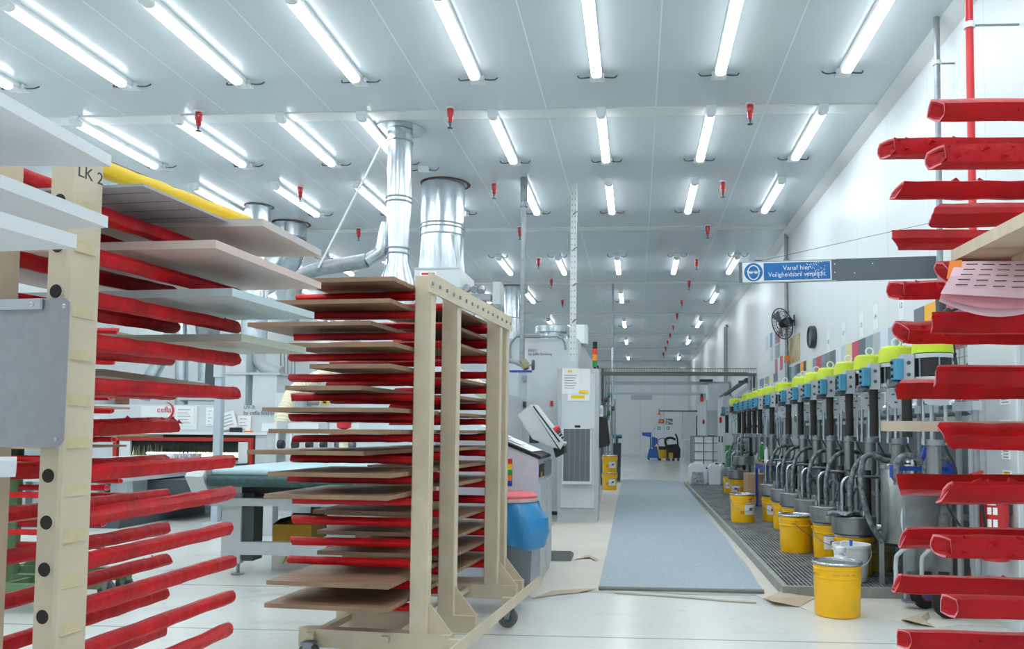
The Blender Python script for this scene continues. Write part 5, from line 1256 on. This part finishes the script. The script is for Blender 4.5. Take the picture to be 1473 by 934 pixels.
# clock and fan
p = gx(1168, 485, 2.56)
t = thing('wall_clock', 'round dark rimmed clock on the right wall', 'clock', (XR-.0005, p.y, p.z))
Mx = Euler((0, -PI/2, 0)).to_matrix().to_4x4()
MB().lathe([(.02, 0), (.155, 0), (.165, .01), (.165, .07), (.15, .085), (.14, .075), (.14, .06)], 36, Mx, cap=False).build('case', mat('clock_case', (52, 60, 66), .35), t, True)
fc = MB().lathe([(.002, .058), (.141, .058), (.141, .061), (.002, .061)], 36, Mx).build('dial', mat('clock_dial', (110, 122, 130), .25), t)
MB().box(-.064, -.062, -.005, .005, -.01, .11).build('minute_hand', black, t); MB().box(-.066, -.064, -.005, .08, -.005, .005).build('hour_hand', black, t)
p = gx(1143, 461, XR)
t = thing('wall_fan', 'black caged wall fan tilted down on the right wall', 'fan', (XR-.0005, p.y, p.z))
hc = gy(1125, 466, p.y-.05) - Vector((XR-.0005, p.y, p.z)); nrm = Vector((-.85, -.42, -.30)).normalized()
qm = nrm.to_track_quat('Z', 'Y').to_matrix().to_4x4(); Mf = Matrix.Translation(hc) @ qm
mb = MB()
def wring(r, z, w=.006): mb.tube([Mf @ Vector((r*math.cos(a), r*math.sin(a), z)) for a in [2*PI*i/30 for i in range(30)]], w, 6, closed=True)
wring(.26, 0, .009); wring(.20, .045, .0035); wring(.13, .065, .0035); wring(.06, .075, .004); wring(.20, -.045, .0035); wring(.12, -.07, .0035)
for i in range(26):
    a = 2*PI*i/26; mb.tube([Mf @ Vector((r*math.cos(a), r*math.sin(a), z)) for r, z in ((.26, 0), (.2, .045), (.13, .065), (.05, .076))], .0025, 4)
    mb.tube([Mf @ Vector((r*math.cos(a), r*math.sin(a), z)) for r, z in ((.26, 0), (.2, -.045), (.12, -.07), (.07, -.08))], .0025, 4)
mb.build('cage', black, t)
for k in range(3):
    a0 = 2*PI*k/3; mb = MB(); v = []
    for r in (.05, .14, .23):
        for da, zz in ((-.38, -.02), (.38, .02)): v.append(tuple(Mf @ Vector((r*math.cos(a0+da), r*math.sin(a0+da), zz))))
    nv = len(v); off = Mf.to_3x3() @ Vector((0, 0, .003)); v += [tuple(Vector(q)+off) for q in v]; f = [(0, 1, 3, 2), (2, 3, 5, 4)]; f += [tuple(q+nv for q in g[::-1]) for g in f]
    mb._add(v, f); mb.build('blade', mat('fan_blade', (96, 104, 110), .35), t)
MB().lathe([(.02, -.18), (.075, -.17), (.08, -.06), (.06, .03), (.02, .05)], 20, Mf).build('motor', black, t, True)
MB().tube([Vector((0, 0, 0)), hc*.5+Vector((0, 0, .02)), Mf @ Vector((0, 0, -.12))], .016, 10).build('arm', black, t); MB().box(-.015, 0, -.04, .04, -.09, .09).build('wall_plate', dgrey, t)
#@@FAR
# ================================================================== far end
# table with paints
t = thing('work_table', 'small blue framed work table among the paint pumps', 'table', (0, 0, 0))
TX0, TX1, TY0, TY1, TZ = 1.88, 2.18, 11.95, 13.0, .77
for x in (TX0+.02, TX1-.05):
    for y in (TY0+.02, TY1-.06): MB().box(x, x+.04, y, y+.04, GZ+.0005, TZ).build('leg', bluest, t)
MB().box(TX0+.0, TX1, TY0, TY1, TZ, TZ+.035).build('table_top', mat('table_wood', (150, 132, 112), .6, var=.3), t)
MB().box(TX0+.03, TX1-.03, TY0+.03, TY1-.03, .3, .32).build('shelf', dgrey, t); MB().box(TX0+.02, TX1-.02, TY0+.025, TY0+.055, TZ-.08, TZ-.0005).build('apron', bluest, t); MB().box(TX0+.025, TX0+.05, TY0+.03, TY1-.03, TZ-.08, TZ-.0005).build('apron', bluest, t)
tt = TZ+.0355
def jar(nm, x, y, r, h, m, label, cat, capm=None, neck=.4, z=tt):
    t = thing(nm, label, cat, (x, y, z)); MB().lathe([(r*.6, .0005), (r, .004), (r, h*.78), (r*neck, h*.9), (r*neck, h*.93)], 18).build('body', m, t, True)
    MB().lathe([(r*neck*1.1, h*.931), (r*neck*1.1, h), (.001, h)], 14).build('cap', capm or white, t, True)
jar('paint_bottle', 1.96, 12.60, .05, .30, green, 'left green bottle on the blue work table', 'bottle'); jar('paint_bottle', 2.10, 12.66, .05, .30, green, 'right green bottle on the blue work table', 'bottle')
jar('wash_bottle', 1.93, 12.03, .035, .24, milky, 'small white bottle at the front corner of the work table', 'bottle', None, .3)
t = thing('jug', 'white square jug with teal label on the blue work table', 'jug', (2.09, 12.06, tt)); MB().box(-.07, .07, -.06, .06, .0005, .25, bev=.02).build('body', white, t); MB().box(-.06, .02, -.063, -.06, .03, .12).build('label', mat('label_teal', (30, 140, 150), .5), t); MB().cyl((.03, 0, .25), (.03, 0, .28), .025, 12).build('cap', white, t)
o = MB().box(0, .16, 0, .2, 0, .09, bev=.005).build('storage_box', lgrey); o.location = (1.99, 12.70, tt); tag(o, 'pale grey storage box on the work table', 'box')
mb = MB(); rn = random.Random(6); v = []; f = []
for i in range(7):
    for j in range(5): v.append((i*.04, j*.05, .012+.03*rn.random()))
for i in range(6):
    for j in range(4): f.append((i*5+j, i*5+5+j, i*5+6+j, i*5+1+j))
nv = len(v); v += [(x, y, z-.008) for x, y, z in v]; f += [tuple(q+nv for q in g[::-1]) for g in f]
mb._add(v, f); o = mb.build('cleaning_cloth', paper, None, True); o.location = (1.89, 12.20, tt); tag(o, 'crumpled white cloth on the front half of the work table', 'cloth')
mb = MB(); mb._add(v, f); o = mb.build('cleaning_cloth', mat('cloth_red', (206, 70, 76), .7), None, True); o.location = (1.89, 12.42, tt); o.scale = (.7, .7, 1); tag(o, 'crumpled red and white cloth behind the white one on the work table', 'cloth')
# carton and drum, cans
o = MB().box(0, .34, 0, .5, 0, .50).build('carton', cardboard); o.location = (1.80, 13.12, GZ+.0005); tag(o, 'tall brown cardboard box on the platform left of the blue table', 'box')
t = thing('steel_drum', 'green steel drum at the far end of the grated platform', 'drum', (2.28, 18.2, GZ))
MB().lathe([(.10, .0005), (.285, .0005), (.29, .02), (.285, .03), (.285, .28), (.295, .30), (.285, .32), (.285, .58), (.295, .60), (.285, .62), (.285, .86), (.292, .87), (.285, .885), (.1, .88)], 32).build('body', green, t, True)
MB().cyl((.15, 0, .88), (.15, 0, .90), .03, 12).build('bung', galvp, t)
def jerry(x, y, w, h, d, label, stained=False):
    t = thing('jerrycan', label, 'canister', (x, y, GZ+.0005))
    MB().prismy([(-w/2, .02), (-w/2+.02, 0), (w/2-.02, 0), (w/2, .02), (w/2, h-.08), (w/2-.06, h-.01), (-w/2+.06, h-.01), (-w/2, h-.08)], 0, d).build('body', milky, t)
    MB().box(-w*.2, w*.2, d*.4, d*.6, h-.012, h+.025, bev=.01).build('handle', milky, t); MB().cyl((w*.2, d*.2, h-.02), (w*.2, d*.2, h+.02), .03, 12).build('screw_cap', black if not stained else white, t)
    if stained: MB().prismy([(-w*.40, .01), (w*.40, .01), (w*.34, h*.58), (-w*.30, h*.60)], -.02, -.0005).build('stained_front', mat('stain_grey', (120, 126, 130), .6, var=.5, scale=18, rgb2=(190, 196, 200)), t)
jerry(1.36, 18.0, .38, .47, .3, 'white jerrycan with grey stained front at the platform end', True); jerry(1.74, 18.0, .26, .46, .3, 'white jerrycan with black cap beside the stained one'); jerry(1.56, 18.5, .2, .34, .2, 'small white canister half hidden behind the two larger jerrycans'); jerry(1.95, 18.35, .16, .45, .3, 'narrow white canister next to the green drum')
# IBC tote
t = thing('bulk_container', 'caged white bulk container at the far right of the aisle', 'container', (1.50, 21.0, 0))
W_ = .98
MB().box(.03, W_-.03, .03, 1.15, .17, 1.12, bev=.06).build('tank', milky, t); MB().cyl((.5, .6, 1.12), (.5, .6, 1.16), .10, 18).build('lid', black, t)
for x in (.0, .42, .84): MB().box(x, x+.14, 0, 1.18, .0005, .14).build('pallet_block', mat('pallet', (160, 136, 110), .7), t)
MB().box(0, W_, 0, 1.18, .14, .165).build('pallet_deck', galvp, t)
for z in (.30, .52, .74, .96, 1.13):
    MB().tube([(0, 0, z), (W_, 0, z), (W_, 1.18, z), (0, 1.18, z)], .016, 6, closed=True).build('cage_hoop', mat('cage_grey', (120, 126, 130), .45), t)
for i in range(5): MB().cyl((W_*i/4, -.012, .165), (W_*i/4, -.012, 1.14), .016, 6).build('cage_bar', MATS['cage_grey'], t)
for i in range(1, 5): MB().cyl((-.012, 1.18*i/4, .165), (-.012, 1.18*i/4, 1.14), .012, 6).build('cage_bar', galvp, t)
# electrical cabinets, locker
def ecab(y0, y1, x0, h, label, n):
    t = thing('electrical_cabinet', label, 'cabinet', (0, 0, 0)); MB().box(x0, 2.585, y0, y1, .10, h, bev=.01).build('body', mgrey, t); MB().box(x0+.03, 2.56, y0+.03, y1-.03, .0005, .10).build('plinth', dgrey, t)
    d = (y1-y0)/n
    for i in range(n):
        dr = MB().box(x0-.02, x0, y0+d*i+.02, y0+d*(i+1)-.02, .14, h-.04).build('door', lgrey, t); MB().box(x0-.05, x0-.02, y0+d*i+.06, y0+d*i+.10, 1.0, 1.15).build('handle', dgrey, dr)
    MB().cyl((x0-.02, y0+d*.5, 1.55), (x0-.08, y0+d*.5, 1.55), .07, 14).build('main_switch', ext, t)
    MB().box(x0+.06, x0+.40, y0-.012, y0, .2, h-.1).build('end_panel', lgrey, t)
ecab(19.6, 20.9, 2.12, 2.13, 'grey electrical cabinet on the right wall, the nearer of two', 2); ecab(23.5, 27.0, 2.05, 2.18, 'grey electrical cabinet on the right wall, the farther of two', 3)
t = thing('locker', 'narrow grey locker beyond the caged container', 'locker', (1.92, 32.5, 0))
MB().box(0, .46, 0, .6, .0005, .95, bev=.01).build('lower_body', mwhite, t); MB().box(-.06, .46, 0, .6, .951, 2.05, bev=.01).build('upper_body', lgrey, t); MB().box(.03, .42, -.015, 0, .06, .9).build('lower_door', lgrey, t)
t = thing('coat', 'dark coat hanging between the locker and electrical cabinet', 'coat', (2.25, 29.5, 0)); MB().prismy([(-.06, .95), (.14, .95), (.12, 1.75), (.02, 1.95), (-.05, 1.8)], 0, .3).build('fabric', black, t); MB().tube([(.03, .15, 1.95), (.2, .15, 2.0), (.349, .15, 2.0)], .01, 6).build('hook', galvp, t)
# overhead trays
t = thing('cable_tray', 'dark wire cable tray crossing the aisle overhead, nearest crossbeam', 'cable tray', (0, 17.5, 0))
z0 = gy(980, 540, 17.5).z; z1 = gy(980, 530, 17.5).z
trm = mat('tray_grey', (112, 112, 108), .5, metal=.4, var=.2)
MB().box(-.9, 2.595, -.01, .02, z0, z0+.05).build('lower_rail', mat('tray_brown', (96, 92, 84), .5), t); MB().box(-.9, 2.595, -.01, .0, z1-.015, z1).build('upper_rail', trm, t); MB().box(-.9, 2.595, .2, .22, z0, z0+.05).build('lower_rail', trm, t)
mb = MB(); x = -.88
while x < 2.58: mb.box(x, x+.008, -.008, .0, z0+.05, z1-.015); mb.box(x, x+.012, .02, .2, z0+.005, z0+.02); x += .055
o = mb.build('wires', trm, t); o['kind'] = 'stuff'
MB().tube([(-.9, .06, z0+.05), (.8, .07, z0+.06), (2.4, .06, z0+.05), (2.55, .06, z0+.0), (2.55, .06, 1.3)], .025, 8).build('cable_bundle', mat('bundle', (82, 84, 84), .6), t)
MB().tube([(-.9, .13, z0+.05), (1.0, .12, z0+.055), (2.45, .13, z0+.05), (2.5, .13, 1.2)], .022, 8).build('cable_bundle', mgrey, t)
for x in (.0, .55, .95, 1.5): MB().box(x, x+.12, .03, .1, z1-.01, z1+.02).build('clip', white, t)
MB().box(-.86, -.80, -.04, .02, .0005, z0).build('support_post', lgrey, t)
for x in (2.45, 2.5, 2.56): MB().cyl((x, .15, .9), (x, .15, z0), .018, 8).build('drop_pipe', galvp, t)
t = thing('crossbeam', 'white crossbeam over the aisle behind the dark wire tray', 'beam', (0, 22.3, 0)); z = gy(960, 551, 22.3).z
MB().box(-1.0, 2.595, 0, .08, z-.05, z+.04).build('beam', mat('beam_grey', (146, 154, 160), .45), t); MB().box(-.98, -.90, 0, .08, .0005, z-.05).build('post', lgrey, t); MB().box(1.75, 2.1, -.1, .2, z+.04, z+.10, bev=.02).build('lamp_box', black, t); MB().box(2.0, 2.55, -.1, .3, z-.75, z-.02).build('drop_box', mgrey, t)
t = thing('crossbeam', 'thin white crossbeam over the far aisle with a small signal light', 'beam', (0, 28.5, 0)); z = gy(960, 566, 28.5).z
MB().box(-1.3, 2.45, 0, .06, z-.06, z+.02).build('beam', mgrey, t); MB().box(-.2, .55, -.02, .1, z-.24, z-.07).build('sign_bar', mat('bar_grey', (168, 178, 184), .4), t); MB().box(-1.28, -1.2, 0, .06, .0005, z-.06).build('post', lgrey, t); MB().box(2.38, 2.45, 0, .06, .0005, z-.06).build('post', lgrey, t)
MB().cyl((2.3, -.05, z-.42), (2.3, -.05, z-.28), .06, 12).build('amber_light', orange, t, True); MB().cyl((2.3, -.05, z-.28), (2.3, -.05, z-.12), .06, 12).build('red_light', ext, t, True); MB().cyl((2.3, -.05, z-.12), (2.3, -.05, z-.02), .05, 12).build('cap', black, t, True)
t = thing('side_rail', 'grey sloping rail on the right wall between the two nearest crossbeams', 'rail', (0, 0, 0)); MB().cyl((2.45, 18.0, 2.42), (2.3, 21.9, 2.2), .05, 8).build('rail', dgrey, t); MB().box(2.3, 2.59, 18.2, 18.26, 2.36, 2.42).build('bracket', dgrey, t)
# pipes and gear left of the far aisle
t = thing('pipe_stand', 'group of vertical pipes with valves rising behind the control cabinet', 'pipes', (0, 18.6, 0))
for i, (x, m) in enumerate([(870, dgrey), (874, galvp), (878.5, galvp), (884, galv)]):
    X = gy(x, 0, 18.6).x; zt_ = gy(x, 500 if i == 3 else 530, 18.6).z; MB().cyl((X, 0, .0005), (X, 0, zt_), .03, 10).build('pipe', m, t, True)
    if i == 3: MB().cyl((X, 0, zt_), (X, 0, ZC-.001), .025, 10).build('upper_pipe', galvp, t)
    for k in range(2 if i < 3 else 1): MB().cyl((X-.02, -.05, 1.45+.42*k+.11*i), (X+.05, -.05, 1.45+.42*k+.11*i), .055, 10).build('valve', dgrey if i != 2 else mat('valve_green', (40, 110, 70), .5), t)
X = gy(876, 0, 18.6).x; MB().box(X-.12, X+.1, -.1, .1, 1.2, 1.5, bev=.03).build('filter_pot', white, t); MB().box(X-.08, X+.06, -.105, -.1, 1.3, 1.37).build('red_mark', inkred, t)
MB().box(gy(887, 0, 18.6).x, gy(889, 0, 18.6).x, -.03, .03, 1.0, 2.0).build('flat_bar', galvp, t); MB().box(X-.1, gy(889, 0, 18.6).x, -.02, .02, 1.82, 1.86).build('tie_bar', galvp, t)
t = thing('wheeled_bin', 'dark narrow bin with blue valve on top left of the far aisle', 'bin', (gy(890, 0, 20).x, 20.0, 0))
MB().prismy([(-.10, .02), (.10, .02), (.12, .92), (-.12, .92)], 0, .4).build('body', mat('bin_dark', (58, 70, 76), .5), t); MB().box(-.12, .12, 0, .4, .92, .96).build('lid', mat('bin_dark2', (66, 78, 84), .5), t)
mb = MB(); mb.cyl((0, .2, .96), (0, .2, 1.12), .04, 10); mb.cyl((-.1, .2, 1.12), (.14, .2, 1.12), .05, 10); mb.build('blue_valve', mat('valve_blue', (40, 88, 120), .4), t)
for s in (-1, 1): MB().cyl((s*.08-.02, .35, .06), (s*.08+.02, .35, .06), .0595, 12).build('wheel', black, t)
t = thing('cage_trolley', 'small wire cage frame behind the stacked yellow pails', 'cage', (gy(868, 0, 19.4).x, 19.4, 0))
w = .5
for z in (.02, .75, 1.05, 1.2): MB().tube([(0, 0, z), (w-.25, 0, z), (w-.25, w, z), (0, w, z)], .012, 6, closed=True).build('hoop', galvp, t)
for x, y in ((0, 0), (.125, 0), (w-.25, 0), (w-.25, w), (0, w)): MB().cyl((x, y, .0005), (x, y, 1.2), .012, 6).build('bar', galvp, t)
# cleaning gear by the back wall
t = thing('cleaning_cart', 'blue cleaning cart with tray and bag by the back wall', 'cart', (gy(938, 0, 35.2).x, 35.2, 0))
cb_ = mat('cart_blue', (48, 106, 190), .45); cbd = mat('cart_blue_dark', (36, 70, 130), .5)
MB().prismy([(-.15, .08), (.42, .08), (.40, .25), (.30, .48), (-.05, .48)], 0, .5).build('base', cb_, t); MB().box(-.02, .03, .1, .2, .48, 1.1).build('post', cbd, t); MB().prismy([(-.36, 1.05), (.03, .98), (.03, 1.2), (-.38, 1.2)], 0, .4).build('tray', cb_, t)
MB().prismy([(.05, .55), (.12, .52), (.34, .78), (.30, .95), (.06, 1.02)], .05, .35).build('bag', cb_, t); MB().box(.1, .3, .1, .3, .48, .58).build('red_bottle', inkred, t)
for x in (-.08, .36):
    for y in (.06, .44): MB().cyl((x, y-.02, .0405), (x, y+.02, .0405), .04, 10).build('wheel', black, t)
MB().cyl((.0, .15, 1.1), (.62, .2, 2.15), .012, 6).build('broom_stick', lgrey, t)
t = thing('mop_bucket', 'yellow wheeled mop bucket next to the blue cleaning cart', 'bucket', (gy(956, 0, 34.6).x, 34.6, 0))
MB().prismy([(-.18, .09), (.2, .09), (.24, .46), (-.24, .46)], 0, .4).build('bucket', mat('bucket_yellow', (214, 176, 40), .45), t); MB().box(-.2, .2, .05, .35, .46, .60).build('wringer', black, t)
for x in (-.14, .15):
    for y in (.05, .35): MB().cyl((x, y-.02, .0455), (x, y+.02, .0455), .045, 10).build('wheel', black, t)
MB().tube(smooth_path([(-.2, .2, .6), (-.25, .2, .85), (.0, .2, .95), (.2, .2, .85)], 5), .02, 8).build('hose', mat('hose_red', (180, 60, 50), .5), t)
t = thing('scrubber_machine', 'black and yellow floor scrubbing machine beside the narrow locker', 'machine', (gy(970, 0, 34.0).x, 34.0, 0))
MB().prismy([(-.28, .12), (.28, .12), (.30, .5), (.2, .72), (-.3, .68)], 0, .6).build('body', black, t); MB().box(-.2, -.02, -.02, 0, .12, .35).build('side_panel', mat('panel_yellow', (186, 160, 50), .5), t)
MB().tube(smooth_path([(-.28, .3, .6), (-.33, .3, .9), (-.1, .3, .98), (.1, .3, .9)], 5), .05, 10).build('handle_loop', black, t, True); MB().tube([(.2, .3, .7), (.18, .3, .95), (.1, .3, 1.15)], .035, 8).build('lever', black, t)
for x in (-.2, .0, .2): MB().cyl((x, .0, .0655), (x, .05, .0655), .065, 14).build('wheel', dgrey, t)
# things on the back wall
def wallbox(nm, x0, x1, y0, y1, m, label, cat, d=.05):
    a = gy(x0, y0, YF-d); b_ = gy(x1, y1, YF-d); o = MB().box(a.x, b_.x, YF-d, YF-.0005, b_.z, a.z).build(nm, m); return tag(o, label, cat)
o = wallbox('hose_box', 947.5, 955.5, 603, 609, mat('box_orange', (214, 96, 40), .5), 'orange box with a yellow dot on the back wall', 'box'); 
q = gy(951.5, 606, YF-.06); MB().cyl((q.x, YF-.05, q.z), (q.x, YF-.06, q.z), .05, 12).build('yellow_dot', yel, o)
o = wallbox('notice_board', 958, 967.5, 602.5, 611, mat('notice_green', (92, 116, 110), .5), 'dark green notice with white rows on the back wall', 'sign', .02)
for k in range(6):
    a = gy(959+1.6*(k % 5), 604+.8*k, YF-.022); MB().box(a.x, a.x+.09, YF-.024, YF-.02, a.z-.08, a.z).build('white_mark', paper, o)
t_ = wallbox('dispenser', 968.8, 976, 602, 612, white, 'white dispenser box on the back wall', 'dispenser', .12)
for x, l in ((946, 'left'), (959, 'right')):
    o = wallbox('exit_sign', x, x+4, 614, 618.5, mat('sign_green', (30, 122, 72), .5), 'small green safety sign, %s of the two on the back wall' % l, 'sign', .01)
    a = gy(x+1, 615, YF-.012); MB().box(a.x, a.x+.06, YF-.013, YF-.0105, a.z-.08, a.z).build('white_pictogram', paper, o)
t = thing('lamp_arm', 'long wall arm with a small orange lamp shade near the back wall', 'lamp', (0, 33.5, 0)); z = gy(970, 591.5, 33.5).z
xa, xb = gy(950, 0, 33.5).x, 2.595; MB().cyl((xa, 0, z), (xb, 0, z), .03, 8).build('arm', dgrey, t); MB().lathe([(.04, .10), (.05, .05), (.13, .0), (.12, -.005)], 16, Matrix.Translation((xa, 0, z-.16)), cap=False).build('lamp_shade', orange, t, True); MB().cyl((xa, 0, z-.07), (xa, 0, z+.1), .015, 6).build('stem', dgrey, t)

for _p in foamR+foamSq+[foamF, foamY]: strip(_p)
